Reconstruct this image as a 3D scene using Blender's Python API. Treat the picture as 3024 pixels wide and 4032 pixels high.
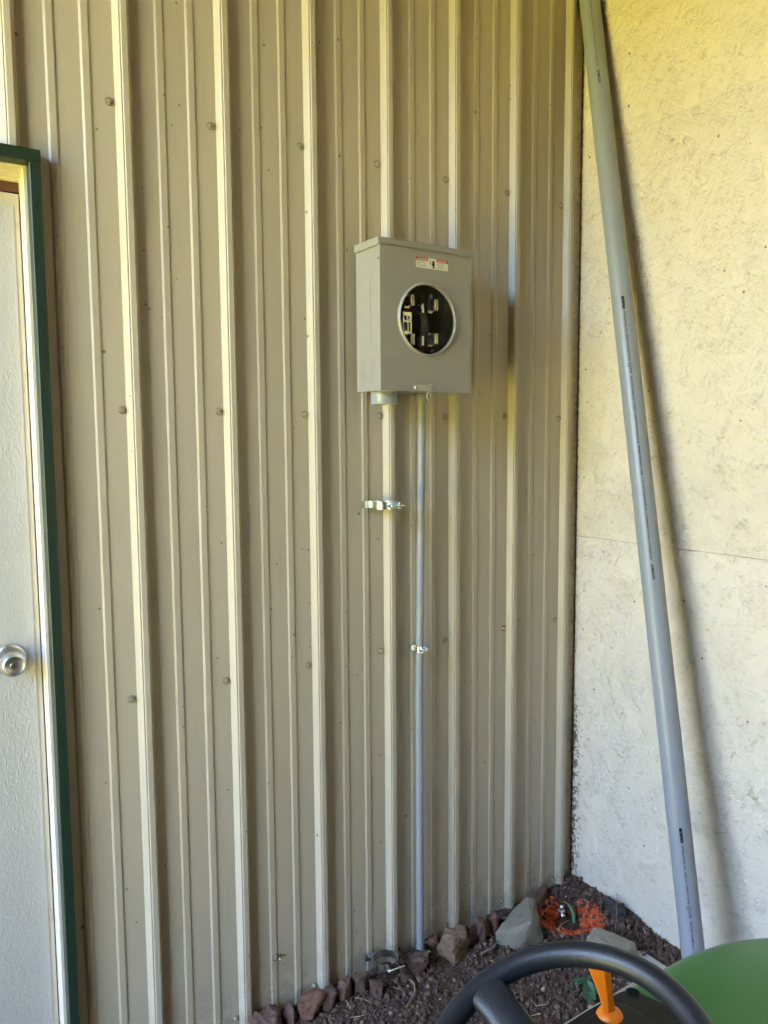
import bpy, bmesh, math, random
import numpy as np
from mathutils import Vector, Matrix, noise
R = math.radians
PI = math.pi
sc = bpy.context.scene
for _o in list(bpy.data.objects):
    bpy.data.objects.remove(_o)
col = sc.collection

# ------------------------------------------------------------------ camera
cam_d = bpy.data.cameras.new('camera')
cam = bpy.data.objects.new('camera', cam_d)
col.objects.link(cam)
cam.location = (-1.8471, -1.7628, -0.0703)
cam.rotation_euler = (1.4790, 0.0071, -0.5883)
cam_d.sensor_width = 36.0
cam_d.lens = 27.17
cam_d.clip_start = 0.02
cam_d.clip_end = 600
sc.camera = cam

# ------------------------------------------------------------------ sky, sun, exposure
SUN_EL, SUN_AZ = R(52), R(4)          # azimuth from +y towards +x : behind the building
world = bpy.data.worlds.new('World')
sc.world = world
world.use_nodes = True
wn = world.node_tree.nodes
wl = world.node_tree.links
sky = wn.new('ShaderNodeTexSky')
sky.sky_type = 'NISHITA'
sky.sun_disc = False
sky.sun_elevation = SUN_EL
sky.sun_rotation = SUN_AZ
sky.air_density = 1.0
sky.dust_density = 3.0
wl.new(sky.outputs[0], wn['Background'].inputs['Color'])
wn['Background'].inputs['Strength'].default_value = 0.15

sun_d = bpy.data.lights.new('sun', 'SUN')
sun_d.energy = 3.2
sun_d.angle = R(0.5)
sun_d.color = (1.0, 0.93, 0.80)
sun = bpy.data.objects.new('sun', sun_d)
col.objects.link(sun)
sdir = Vector((math.sin(SUN_AZ) * math.cos(SUN_EL), math.cos(SUN_AZ) * math.cos(SUN_EL), math.sin(SUN_EL)))
sun.rotation_euler = sdir.to_track_quat('Z', 'Y').to_euler()
sun.location = sdir * 30

sc.view_settings.view_transform = 'Standard'
sc.view_settings.look = 'None'
sc.view_settings.gamma = 1.0
sc.view_settings.use_curve_mapping = False
sc.view_settings.exposure = 5.85
sc.render.engine = 'CYCLES'
sc.cycles.use_denoising = True
sc.cycles.max_bounces = 8
sc.cycles.diffuse_bounces = 5
sc.cycles.glossy_bounces = 4
sc.cycles.transparent_max_bounces = 8
sc.cycles.sample_clamp_indirect = 6.0
sc.cycles.caustics_reflective = False
sc.cycles.caustics_refractive = False

# ------------------------------------------------------------------ helpers
def link(name, me, mat=None, parent=None):
    o = bpy.data.objects.new(name, me)
    col.objects.link(o)
    if mat is not None and len(me.materials) == 0:
        me.materials.append(mat)
    if parent is not None:
        o.parent = parent
    return o

def tag(o, label=None, cat=None, group=None, kind=None):
    if label: o['label'] = label
    if cat: o['category'] = cat
    if group: o['group'] = group
    if kind: o['kind'] = kind
    return o

def empty(name, loc, label, cat, group=None, rot=(0, 0, 0)):
    e = bpy.data.objects.new(name, None)
    e.empty_display_size = 0.05
    e.location = loc
    e.rotation_euler = rot
    col.objects.link(e)
    return tag(e, label, cat, group)

def put(o, parent):
    """child built in world coordinates: keep it where it is under its thing"""
    o.parent = parent
    o.matrix_parent_inverse = parent_matrix(parent).inverted()
    return o

def parent_matrix(p):
    m = Matrix.LocRotScale(p.location, p.rotation_euler, p.scale)
    if p.parent is not None:
        m = parent_matrix(p.parent) @ p.matrix_parent_inverse @ m
    return m

def mesh_from(name, verts, faces, smooth=False):
    me = bpy.data.meshes.new(name)
    me.from_pydata([tuple(v) for v in verts], [], [tuple(f) for f in faces])
    me.update()
    if smooth:
        me.polygons.foreach_set('use_smooth', [True] * len(me.polygons))
    return me

def bm_mesh(name, bm, smooth=False):
    bmesh.ops.recalc_face_normals(bm, faces=bm.faces)
    me = bpy.data.meshes.new(name)
    bm.to_mesh(me)
    bm.free()
    if smooth:
        me.polygons.foreach_set('use_smooth', [True] * len(me.polygons))
    return me

def smooth_by_angle(me, ang=35):
    me.polygons.foreach_set('use_smooth', [True] * len(me.polygons))
    bm = bmesh.new(); bm.from_mesh(me)
    for e in bm.edges:
        if len(e.link_faces) == 2 and e.calc_face_angle() > R(ang):
            e.smooth = False
    bm.to_mesh(me); bm.free()
    return me

def bbox(bm, x0, x1, y0, y1, z0, z1, bevel=0.0, seg=2):
    b = bmesh.new()
    bmesh.ops.create_cube(b, size=1.0)
    for v in b.verts:
        v.co = Vector(((x0 + x1) / 2 + v.co.x * (x1 - x0), (y0 + y1) / 2 + v.co.y * (y1 - y0), (z0 + z1) / 2 + v.co.z * (z1 - z0)))
    if bevel > 0:
        bmesh.ops.bevel(b, geom=list(b.edges), offset=bevel, segments=seg, profile=0.6, affect='EDGES')
    tmp = bpy.data.meshes.new('tmp'); b.to_mesh(tmp); b.free()
    bm.from_mesh(tmp); bpy.data.meshes.remove(tmp)

def box(name, x0, x1, y0, y1, z0, z1, mat, parent=None, bevel=0.0, smooth=False):
    bm = bmesh.new()
    bbox(bm, x0, x1, y0, y1, z0, z1, bevel)
    me = bm_mesh(name, bm)
    if bevel > 0: smooth_by_angle(me, 40)
    o = link(name, me, mat)
    if parent: put(o, parent)
    return o

def tube_mesh(name, pts, radii, n=20, caps=True, smooth=True):
    """swept tube through points"""
    pts = [Vector(p) for p in pts]
    if not hasattr(radii, '__len__'): radii = [radii] * len(pts)
    verts, faces = [], []
    up = Vector((0, 0, 1))
    prev = None
    for i, p in enumerate(pts):
        a = pts[max(i - 1, 0)]; b = pts[min(i + 1, len(pts) - 1)]
        d = (b - a).normalized()
        if prev is None:
            u = d.cross(up)
            if u.length < 0.1: u = d.cross(Vector((1, 0, 0)))
            u.normalize()
        else:
            u = (prev - d * prev.dot(d)).normalized()
        prev = u
        v = d.cross(u)
        for k in range(n):
            t = 2 * PI * k / n
            verts.append(p + (u * math.cos(t) + v * math.sin(t)) * radii[i])
    for i in range(len(pts) - 1):
        for k in range(n):
            k2 = (k + 1) % n
            faces.append((i * n + k, i * n + k2, (i + 1) * n + k2, (i + 1) * n + k))
    if caps:
        faces.append(tuple(range(n - 1, -1, -1)))
        faces.append(tuple((len(pts) - 1) * n + k for k in range(n)))
    me = mesh_from(name, verts, faces)
    return smooth_by_angle(me, 50) if smooth else me

def lathe_mesh(name, prof, n=40, axis=(0, 0, 1), origin=(0, 0, 0), closed=False, ang=40):
    """profile [(r, h)] turned about an axis through origin"""
    ax = Vector(axis).normalized(); o = Vector(origin)
    u = ax.cross(Vector((0, 0, 1)))
    if u.length < 0.1: u = ax.cross(Vector((1, 0, 0)))
    u.normalize(); v = ax.cross(u)
    verts, faces = [], []
    for (r, h) in prof:
        for k in range(n):
            t = 2 * PI * k / n
            verts.append(o + ax * h + (u * math.cos(t) + v * math.sin(t)) * r)
    m = len(prof)
    rng = m if closed else m - 1
    for i in range(rng):
        j = (i + 1) % m
        for k in range(n):
            k2 = (k + 1) % n
            faces.append((i * n + k, i * n + k2, j * n + k2, j * n + k))
    me = mesh_from(name, verts, faces)
    bm = bmesh.new(); bm.from_mesh(me)
    bmesh.ops.remove_doubles(bm, verts=bm.verts, dist=1e-6)
    bmesh.ops.recalc_face_normals(bm, faces=bm.faces)
    bm.to_mesh(me); bm.free()
    return smooth_by_angle(me, ang)

# ------------------------------------------------------------------ materials
def newmat(name):
    m = bpy.data.materials.new(name)
    m.use_nodes = True
    nt = m.node_tree
    return m, nt, nt.nodes['Principled BSDF'], nt.nodes, nt.links

def N(nodes, t, **kw):
    n = nodes.new(t)
    for k, v in kw.items(): setattr(n, k, v)
    return n

def ramp(nodes, stops, interp='LINEAR'):
    r = nodes.new('ShaderNodeValToRGB')
    r.color_ramp.interpolation = interp
    el = r.color_ramp.elements
    while len(el) < len(stops): el.new(0.5)
    for e, (p, c) in zip(el, stops):
        e.position = p
        e.color = c if len(c) == 4 else (*c, 1)
    return r

def mixc(nt, fac, a, b, mode='MIX'):
    m = nt.nodes.new('ShaderNodeMix'); m.data_type = 'RGBA'; m.blend_type = mode
    m.clamp_factor = True
    for sock, val in ((m.inputs[0], fac), (m.inputs[6], a), (m.inputs[7], b)):
        if hasattr(val, 'links'): nt.links.new(val, sock)
        elif isinstance(val, (int, float)): sock.default_value = val
        else: sock.default_value = (*val, 1) if len(val) == 3 else val
    return m.outputs[2]

def math_(nt, op, a, b=None, c=None, clamp=False):
    m = nt.nodes.new('ShaderNodeMath'); m.operation = op; m.use_clamp = clamp
    for i, val in enumerate((a, b, c)):
        if val is None: continue
        if hasattr(val, 'links'): nt.links.new(val, m.inputs[i])
        else: m.inputs[i].default_value = val
    return m.outputs[0]

def coords(nt, scale=(1, 1, 1), rot=(0, 0, 0), kind='Object'):
    tc = nt.nodes.new('ShaderNodeTexCoord'); mp = nt.nodes.new('ShaderNodeMapping')
    mp.inputs['Scale'].default_value = scale
    mp.inputs['Rotation'].default_value = rot
    nt.links.new(tc.outputs[kind], mp.inputs[0])
    return mp.outputs[0]

def tnoise(nt, vec, scale, detail=4, rough=0.55, dist=0.0):
    n = nt.nodes.new('ShaderNodeTexNoise')
    n.inputs['Scale'].default_value = scale
    n.inputs['Detail'].default_value = detail
    n.inputs['Roughness'].default_value = rough
    n.inputs['Distortion'].default_value = dist
    nt.links.new(vec, n.inputs['Vector'])
    return n.outputs['Fac']

def specks(nt, vec, scale, thr, size=0.16):
    """random small dots: voronoi cells of which only a share hold a speck"""
    v = nt.nodes.new('ShaderNodeTexVoronoi'); v.inputs['Scale'].default_value = scale
    nt.links.new(vec, v.inputs['Vector'])
    sep = nt.nodes.new('ShaderNodeSeparateColor'); nt.links.new(v.outputs['Color'], sep.inputs[0])
    pick = math_(nt, 'GREATER_THAN', sep.outputs[0], thr)
    rad = math_(nt, 'MULTIPLY', sep.outputs[1], size)
    dot = math_(nt, 'LESS_THAN', v.outputs['Distance'], rad)
    return math_(nt, 'MULTIPLY', pick, dot)

def bump(nt, h, strength, dist, normal=None):
    b = nt.nodes.new('ShaderNodeBump')
    b.inputs['Strength'].default_value = strength
    b.inputs['Distance'].default_value = dist
    nt.links.new(h, b.inputs['Height'])
    if normal is not None: nt.links.new(normal, b.inputs['Normal'])
    return b.outputs['Normal']

def plain(name, color, rough=0.5, metal=0.0, var=0.08, nscale=30, bumpd=0.0, bscale=200, spec=0.5, dirt=None):
    m, nt, bs, nodes, links = newmat(name)
    vec = coords(nt)
    f = tnoise(nt, vec, nscale)
    lo = tuple(max(0, c * (1 - var)) for c in color); hi = tuple(min(1, c * (1 + var)) for c in color)
    c = mixc(nt, f, lo, hi)
    if dirt:
        d = tnoise(nt, vec, dirt[1], 6, 0.65)
        k = math_(nt, 'MULTIPLY', math_(nt, 'SUBTRACT', d, dirt[2]), 6.0, clamp=True)
        c = mixc(nt, math_(nt, 'MULTIPLY', k, dirt[3]), c, dirt[0])
    links.new(c, bs.inputs['Base Color'])
    r = math_(nt, 'ADD', math_(nt, 'MULTIPLY', tnoise(nt, vec, nscale * 2.3), 0.16), rough - 0.08, clamp=True)
    links.new(r, bs.inputs['Roughness'])
    bs.inputs['Metallic'].default_value = metal
    bs.inputs['Specular IOR Level'].default_value = spec
    if bumpd > 0:
        links.new(bump(nt, tnoise(nt, vec, bscale), 0.6, bumpd), bs.inputs['Normal'])
    return m

# painted ribbed steel
def mat_siding():
    m, nt, bs, nodes, links = newmat('painted_siding_steel')
    vec = coords(nt)
    base = mixc(nt, tnoise(nt, vec, 1.7, 3), (0.440, 0.380, 0.285), (0.478, 0.415, 0.315))
    # long faint vertical streaks of dust
    vs = coords(nt, (1, 1, 0.04))
    st = tnoise(nt, vs, 55, 4, 0.6)
    k = math_(nt, 'MULTIPLY', math_(nt, 'SUBTRACT', st, 0.56), 3.0, clamp=True)
    base = mixc(nt, math_(nt, 'MULTIPLY', k, 0.38), base, (0.28, 0.24, 0.16))
    # fine fly specks, brown
    s1 = specks(nt, vec, 20, 0.86, 0.085)
    s2 = specks(nt, vec, 55, 0.93, 0.15)
    sp = math_(nt, 'MAXIMUM', s1, s2)
    base = mixc(nt, math_(nt, 'MULTIPLY', sp, 0.85), base, (0.13, 0.09, 0.05))
    # short cobweb-dust scuffs
    vsc = coords(nt, (1, 1, 1), (0, 0.6, 0))
    mp = nt.nodes.new('ShaderNodeMapping'); mp.inputs['Scale'].default_value = (14, 14, 70)
    links.new(vsc, mp.inputs[0])
    sc_ = tnoise(nt, mp.outputs[0], 1.0, 2, 0.5)
    gate = tnoise(nt, vec, 5.0, 2)
    g = math_(nt, 'MULTIPLY', math_(nt, 'MULTIPLY', math_(nt, 'SUBTRACT', sc_, 0.70), 14, clamp=True), math_(nt, 'MULTIPLY', math_(nt, 'SUBTRACT', gate, 0.58), 8, clamp=True))
    base = mixc(nt, math_(nt, 'MULTIPLY', g, 0.5), base, (0.22, 0.18, 0.12))
    # splashed soil near the ground
    sep = nt.nodes.new('ShaderNodeSeparateXYZ'); tc = nt.nodes.new('ShaderNodeTexCoord')
    links.new(tc.outputs['Object'], sep.inputs[0])
    low = math_(nt, 'MULTIPLY', math_(nt, 'SUBTRACT', -1.36, sep.outputs[2]), 4.5, clamp=True)
    sd = math_(nt, 'MULTIPLY', low, math_(nt, 'MULTIPLY', math_(nt, 'SUBTRACT', tnoise(nt, vec, 26, 6, 0.7), 0.44), 3.5, clamp=True))
    base = mixc(nt, math_(nt, 'MULTIPLY', sd, 0.75), base, (0.16, 0.11, 0.085))
    cx_ = math_(nt, 'MULTIPLY', math_(nt, 'SUBTRACT', sep.outputs[0], 0.052), 30, clamp=True)  # corner shading browned into the siding colour
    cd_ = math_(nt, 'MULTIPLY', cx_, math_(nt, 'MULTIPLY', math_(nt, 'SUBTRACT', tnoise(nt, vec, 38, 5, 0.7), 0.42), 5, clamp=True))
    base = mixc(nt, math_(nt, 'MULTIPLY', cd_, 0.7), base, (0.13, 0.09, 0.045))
    links.new(base, bs.inputs['Base Color'])
    bs.inputs['Roughness'].default_value = 0.42
    bs.inputs['Specular IOR Level'].default_value = 0.45
    n1 = bump(nt, tnoise(nt, vec, 2.4, 2), 0.6, 0.006)
    n2 = bump(nt, tnoise(nt, vec, 420, 2), 0.25, 0.0002, n1)
    links.new(n2, bs.inputs['Normal'])
    return m

# painted strand board
def mat_osb():
    m, nt, bs, nodes, links = newmat('painted_strand_board')
    vec = coords(nt)
    heights = None
    mask = None
    for i, (ang, sx) in enumerate(((0.25, 1.0), (-0.55, 1.3), (1.15, 0.8))):
        mp = nt.nodes.new('ShaderNodeMapping')
        mp.inputs['Rotation'].default_value = (ang, 0, 0)
        mp.inputs['Location'].default_value = (3.1 * i, 1.7 * i, 2.3 * i)
        links.new(vec, mp.inputs[0])
        mp2 = nt.nodes.new('ShaderNodeMapping'); mp2.inputs['Scale'].default_value = (1, 17 * sx, 130 * sx)
        links.new(mp.outputs[0], mp2.inputs[0])
        v = nt.nodes.new('ShaderNodeTexVoronoi'); v.inputs['Scale'].default_value = 1.0
        links.new(mp2.outputs[0], v.inputs['Vector'])
        sep = nt.nodes.new('ShaderNodeSeparateColor'); links.new(v.outputs['Color'], sep.inputs[0])
        ve = nt.nodes.new('ShaderNodeTexVoronoi'); ve.feature = 'DISTANCE_TO_EDGE'; links.new(mp2.outputs[0], ve.inputs['Vector'])
        gp = tnoise(nt, mp.outputs[0], 11 + 3 * i, 4)
        gk = math_(nt, 'MULTIPLY', math_(nt, 'SUBTRACT', gp, 0.46), 7, clamp=True)
        h = math_(nt, 'MULTIPLY', sep.outputs[0], gk)
        # thin dark gap where a strand end stands open
        gap = math_(nt, 'MULTIPLY', math_(nt, 'LESS_THAN', ve.outputs['Distance'], 0.045), math_(nt, 'MULTIPLY', math_(nt, 'GREATER_THAN', sep.outputs[1], 0.72), gk))
        heights = h if heights is None else math_(nt, 'ADD', heights, h)
        mask = gap if mask is None else math_(nt, 'MAXIMUM', mask, gap)
    fine = tnoise(nt, vec, 160, 3)
    heights = math_(nt, 'ADD', heights, math_(nt, 'MULTIPLY', fine, 0.25))
    base = mixc(nt, tnoise(nt, vec, 3.0, 3), (0.70, 0.612, 0.49), (0.76, 0.672, 0.55))
    brk = math_(nt, 'MULTIPLY', math_(nt, 'SUBTRACT', tnoise(nt, vec, 30, 3), 0.50), 6, clamp=True)
    base = mixc(nt, math_(nt, 'MULTIPLY', math_(nt, 'MULTIPLY', mask, brk), 1.0), base, (0.24, 0.18, 0.10))
    base = mixc(nt, math_(nt, 'MULTIPLY', math_(nt, 'SUBTRACT', heights, 0.75), 0.08, clamp=True), base, (0.50, 0.43, 0.31))
    # dark bits: insects, dirt, knots of bare wood
    for scl, thr, size, c in ((13, 0.88, 0.10, (0.035, 0.022, 0.012)), (34, 0.92, 0.15, (0.07, 0.045, 0.025)), (7, 0.93, 0.06, (0.16, 0.07, 0.03))):
        wob = nt.nodes.new('ShaderNodeVectorMath'); wob.operation = 'ADD'
        nn = nt.nodes.new('ShaderNodeTexNoise'); nn.inputs['Scale'].default_value = scl * 7
        links.new(vec, nn.inputs['Vector'])
        sv = nt.nodes.new('ShaderNodeVectorMath'); sv.operation = 'SCALE'; sv.inputs['Scale'].default_value = 0.11 / scl
        links.new(nn.outputs['Color'], sv.inputs[0])
        links.new(vec, wob.inputs[0]); links.new(sv.outputs[0], wob.inputs[1])
        base = mixc(nt, math_(nt, 'MULTIPLY', specks(nt, wob.outputs[0], scl, thr, size), 0.85), base, c)
    # mud flecks gathered in the corner and along the soil
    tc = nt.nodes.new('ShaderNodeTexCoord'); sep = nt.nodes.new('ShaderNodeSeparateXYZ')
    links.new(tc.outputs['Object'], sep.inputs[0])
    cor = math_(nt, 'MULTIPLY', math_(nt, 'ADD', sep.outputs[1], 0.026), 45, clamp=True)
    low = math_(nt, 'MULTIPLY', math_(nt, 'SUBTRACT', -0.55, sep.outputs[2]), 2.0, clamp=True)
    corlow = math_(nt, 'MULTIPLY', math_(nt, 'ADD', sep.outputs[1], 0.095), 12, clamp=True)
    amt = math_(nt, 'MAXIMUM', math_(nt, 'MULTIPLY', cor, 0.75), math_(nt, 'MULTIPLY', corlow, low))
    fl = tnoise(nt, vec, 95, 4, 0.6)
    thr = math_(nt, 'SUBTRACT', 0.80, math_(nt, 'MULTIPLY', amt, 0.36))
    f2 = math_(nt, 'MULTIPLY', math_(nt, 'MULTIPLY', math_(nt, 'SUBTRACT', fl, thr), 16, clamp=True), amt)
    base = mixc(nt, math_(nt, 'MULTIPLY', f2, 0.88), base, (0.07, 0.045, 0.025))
    line_ = math_(nt, 'MULTIPLY', math_(nt, 'ADD', sep.outputs[1], math_(nt, 'ADD', 0.0035, math_(nt, 'MULTIPLY', tnoise(nt, vec, 60, 3), 0.006))), 300, clamp=True)  # dark line for the gap, also muting bounced light in the corner
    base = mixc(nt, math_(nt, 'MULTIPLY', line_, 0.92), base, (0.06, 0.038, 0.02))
    links.new(base, bs.inputs['Base Color'])
    bs.inputs['Roughness'].default_value = 0.62
    bs.inputs['Specular IOR Level'].default_value = 0.3
    links.new(bump(nt, heights, 1.0, 0.0042), bs.inputs['Normal'])
    return m

def mat_soil():
    m, nt, bs, nodes, links = newmat('dark_soil')
    vec = coords(nt)
    a = mixc(nt, tnoise(nt, vec, 60, 6, 0.7), (0.030, 0.019, 0.016), (0.10, 0.068, 0.058))
    links.new(a, bs.inputs['Base Color'])
    bs.inputs['Roughness'].default_value = 0.95
    links.new(bump(nt, tnoise(nt, vec, 140, 5, 0.7), 1.0, 0.004), bs.inputs['Normal'])
    return m

def mat_chips(name, c1, c2, rough=0.9, scale=70):
    m, nt, bs, nodes, links = newmat(name)
    vec = coords(nt)
    a = mixc(nt, tnoise(nt, vec, scale, 3, 0.6), c1, c2)
    vc = nt.nodes.new('ShaderNodeTexVoronoi'); vc.inputs['Scale'].default_value = 85
    links.new(vec, vc.inputs['Vector'])
    sp_ = nt.nodes.new('ShaderNodeSeparateColor'); links.new(vc.outputs['Color'], sp_.inputs[0])
    a = mixc(nt, math_(nt, 'POWER', sp_.outputs[0], 2.2), tuple(0.85 * x for x in c1), a)
    big = tnoise(nt, vec, 6, 2)
    a = mixc(nt, math_(nt, 'MULTIPLY', big, 0.4), a, tuple(0.5 * (x + y) * 0.8 for x, y in zip(c1, c2)))
    links.new(a, bs.inputs['Base Color'])
    bs.inputs['Roughness'].default_value = rough
    links.new(bump(nt, tnoise(nt, vec, 300, 3, 0.7), 0.6, 0.0015), bs.inputs['Normal'])
    return m

def mat_rock(name, c1, c2, c3, moss=None):
    m, nt, bs, nodes, links = newmat(name)
    vec = coords(nt)
    a = mixc(nt, tnoise(nt, vec, 22, 5, 0.65), c1, c2)
    k = math_(nt, 'MULTIPLY', math_(nt, 'SUBTRACT', tnoise(nt, vec, 45, 6, 0.7), 0.52), 5, clamp=True)
    a = mixc(nt, math_(nt, 'MULTIPLY', k, 0.7), a, c3)
    if moss:
        k = math_(nt, 'MULTIPLY', math_(nt, 'SUBTRACT', tnoise(nt, vec, 14, 5, 0.7), 0.56), 7, clamp=True)
        a = mixc(nt, math_(nt, 'MULTIPLY', k, 0.5), a, moss)
    links.new(a, bs.inputs['Base Color'])
    bs.inputs['Roughness'].default_value = 0.88
    n1 = bump(nt, tnoise(nt, vec, 40, 6, 0.7), 0.8, 0.006)
    links.new(bump(nt, tnoise(nt, vec, 220, 4, 0.7), 0.6, 0.0012, n1), bs.inputs['Normal'])
    return m

M = {}
M['siding'] = mat_siding()
M['osb'] = mat_osb()
M['soil'] = mat_soil()
M['crumb'] = mat_chips('soil_crumb', (0.062, 0.034, 0.022), (0.235, 0.145, 0.100))
M['orange_crumb'] = mat_chips('orange_sprayed_soil', (0.42, 0.060, 0.018), (0.98, 0.18, 0.02), 0.75, 90)
M['pale_chip'] = mat_chips('pale_grit', (0.22, 0.18, 0.15), (0.42, 0.36, 0.30))
M['straw'] = plain('dry_straw', (0.42, 0.30, 0.15), 0.7, var=0.35, nscale=60)
M['twig'] = plain('twig_bark', (0.20, 0.15, 0.12), 0.85, var=0.4, nscale=90, bumpd=0.001)
M['red_rock'] = mat_rock('red_rock', (0.070, 0.041, 0.030), (0.135, 0.074, 0.052), (0.165, 0.10, 0.072))
M['rust_rock'] = mat_rock('rust_rock', (0.10, 0.045, 0.028), (0.19, 0.083, 0.048), (0.09, 0.052, 0.038))
M['tan_rock'] = mat_rock('tan_rock', (0.12, 0.073, 0.045), (0.24, 0.155, 0.098), (0.155, 0.088, 0.036))
M['grey_rock'] = mat_rock('grey_rock', (0.170, 0.150, 0.112), (0.255, 0.228, 0.175), (0.115, 0.098, 0.066), (0.085, 0.085, 0.035))
M['buff_rock'] = mat_rock('buff_rock', (0.20, 0.170, 0.120), (0.30, 0.262, 0.195), (0.14, 0.11, 0.07))
M['black_rock'] = mat_rock('black_rock', (0.025, 0.023, 0.023), (0.055, 0.050, 0.048), (0.035, 0.03, 0.03))
M['pink_rock'] = mat_rock('pink_rock', (0.20, 0.145, 0.125), (0.29, 0.22, 0.195), (0.17, 0.11, 0.09))
M['concrete'] = plain('pale_concrete', (0.42, 0.41, 0.385), 0.9, var=0.2, nscale=50, bumpd=0.002, bscale=90)
M['box_grey'] = plain('grey_enclosure_paint', (0.290, 0.272, 0.246), 0.42, var=0.03, nscale=18, bumpd=0.0002, bscale=500)
M['pvc'] = None
M['inner_black'] = plain('insulator_and_shade_black', (0.012, 0.012, 0.011), 0.35, var=0.2)
M['inner_dark'] = plain('unlit_screw_hole', (0.05, 0.05, 0.045), 0.5, var=0.2)
M['tin'] = plain('tinned_jaw_metal', (0.92, 0.90, 0.80), 0.28, 1.0, 0.06)
M['zinc'] = plain('zinc_plated_steel', (0.82, 0.89, 0.91), 0.25, 1.0, 0.04, 20)
M['zinc_dull'] = plain('weathered_fastener', (0.40, 0.38, 0.31), 0.5, 0.7, 0.25, 300)
M['washer'] = plain('beige_painted_fastener', (0.36, 0.31, 0.22), 0.35, 0.3, 0.25, 400)
M['gasket'] = plain('black_gasket', (0.05, 0.042, 0.03), 0.7)
M['latch'] = plain('galvanised_latch', (0.42, 0.39, 0.32), 0.45, 0.35, 0.1, 60)
M['white'] = plain('white_label_stock', (0.70, 0.69, 0.62), 0.5, var=0.02)
M['red'] = plain('red_label_ink', (0.50, 0.015, 0.025), 0.5, var=0.03)
M['ink'] = plain('ink_and_hole_black', (0.008, 0.008, 0.010), 0.7, var=0.02, spec=0.08)
M['ink_faint'] = plain('faint_black_ink', (0.035, 0.037, 0.040), 0.6, var=0.3, nscale=120, spec=0.1)
M['green_trim'] = plain('dark_green_trim', (0.012, 0.026, 0.016), 0.42, var=0.12, nscale=8, bumpd=0.0006, bscale=30, dirt=((0.20, 0.22, 0.18), 40, 0.70, 0.5))
M['casing'] = plain('cream_casing_paint', (0.58, 0.52, 0.43), 0.55, var=0.06, nscale=12, bumpd=0.0004, bscale=120, dirt=((0.33, 0.24, 0.14), 14, 0.60, 0.5))
M['weatherstrip'] = plain('brown_weatherstrip', (0.10, 0.04, 0.025), 0.7, var=0.3)
M['steel_knob'] = plain('satin_nickel', (0.62, 0.60, 0.57), 0.33, 1.0, 0.05, 30)
M['brass'] = plain('worn_brass', (0.50, 0.44, 0.33), 0.35, 1.0, 0.1)
M['rubber'] = None
M['hood_green'] = None
M['dash'] = plain('black_console_plastic', (0.009, 0.010, 0.013), 0.5, var=0.2, nscale=40, bumpd=0.0005, bscale=500, spec=0.22)
M['orange'] = plain('orange_lever_plastic', (0.85, 0.23, 0.012), 0.42, var=0.05, nscale=20)
M['tyre'] = plain('tyre_rubber', (0.02, 0.02, 0.02), 0.8, var=0.2)
M['yellow'] = plain('yellow_rim_paint', (0.7, 0.5, 0.03), 0.45)
M['copper'] = plain('bare_copper', (0.85, 0.42, 0.25), 0.25, 1.0)
M['green_wire'] = plain('green_wire_insulation', (0.02, 0.22, 0.09), 0.35)
M['roof'] = plain('roof_underside_steel', (0.10, 0.095, 0.08), 0.5, var=0.08)
M['timber'] = plain('rough_timber', (0.25, 0.18, 0.11), 0.8, var=0.25, nscale=14, bumpd=0.002, bscale=60)
M['leaf'] = None
M['dark_timber'] = plain('low_bounce_timber', (0.10, 0.075, 0.05), 0.85, var=0.25, nscale=14, bumpd=0.002, bscale=60)  # kept dark so the added walls bounce little light

def mat_pvc():
    m, nt, bs, nodes, links = newmat('grey_pvc')
    vec = coords(nt)
    c = mixc(nt, tnoise(nt, vec, 5, 3), (0.255, 0.275, 0.30), (0.285, 0.305, 0.33))
    vs = coords(nt, (1, 1, 0.06))
    s = math_(nt, 'MULTIPLY', math_(nt, 'SUBTRACT', tnoise(nt, vs, 90, 4, 0.65), 0.60), 5, clamp=True)
    c = mixc(nt, math_(nt, 'MULTIPLY', s, 0.30), c, (0.40, 0.41, 0.41))
    d = math_(nt, 'MULTIPLY', specks(nt, vec, 60, 0.965, 0.16), 0.6)
    c = mixc(nt, d, c, (0.07, 0.06, 0.05))
    links.new(c, bs.inputs['Base Color'])
    links.new(math_(nt, 'ADD', math_(nt, 'MULTIPLY', tnoise(nt, vs, 60, 3), 0.16), 0.26), bs.inputs['Roughness'])
    links.new(bump(nt, tnoise(nt, vs, 60, 3), 0.3, 0.0004), bs.inputs['Normal'])
    return m
M['pvc'] = mat_pvc()

def mat_conduit():
    m, nt, bs, nodes, links = newmat('scuffed_grey_pvc')
    vec = coords(nt)
    c = mixc(nt, tnoise(nt, vec, 14, 4), (0.23, 0.24, 0.25), (0.29, 0.30, 0.31))
    vs = coords(nt, (1, 1, 0.12))
    s = math_(nt, 'MULTIPLY', math_(nt, 'SUBTRACT', tnoise(nt, vs, 220, 5, 0.7), 0.66), 9, clamp=True)
    c = mixc(nt, math_(nt, 'MULTIPLY', s, 0.75), c, (0.06, 0.055, 0.05))
    links.new(c, bs.inputs['Base Color'])
    bs.inputs['Roughness'].default_value = 0.42
    return m
M['conduit'] = mat_conduit()

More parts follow.
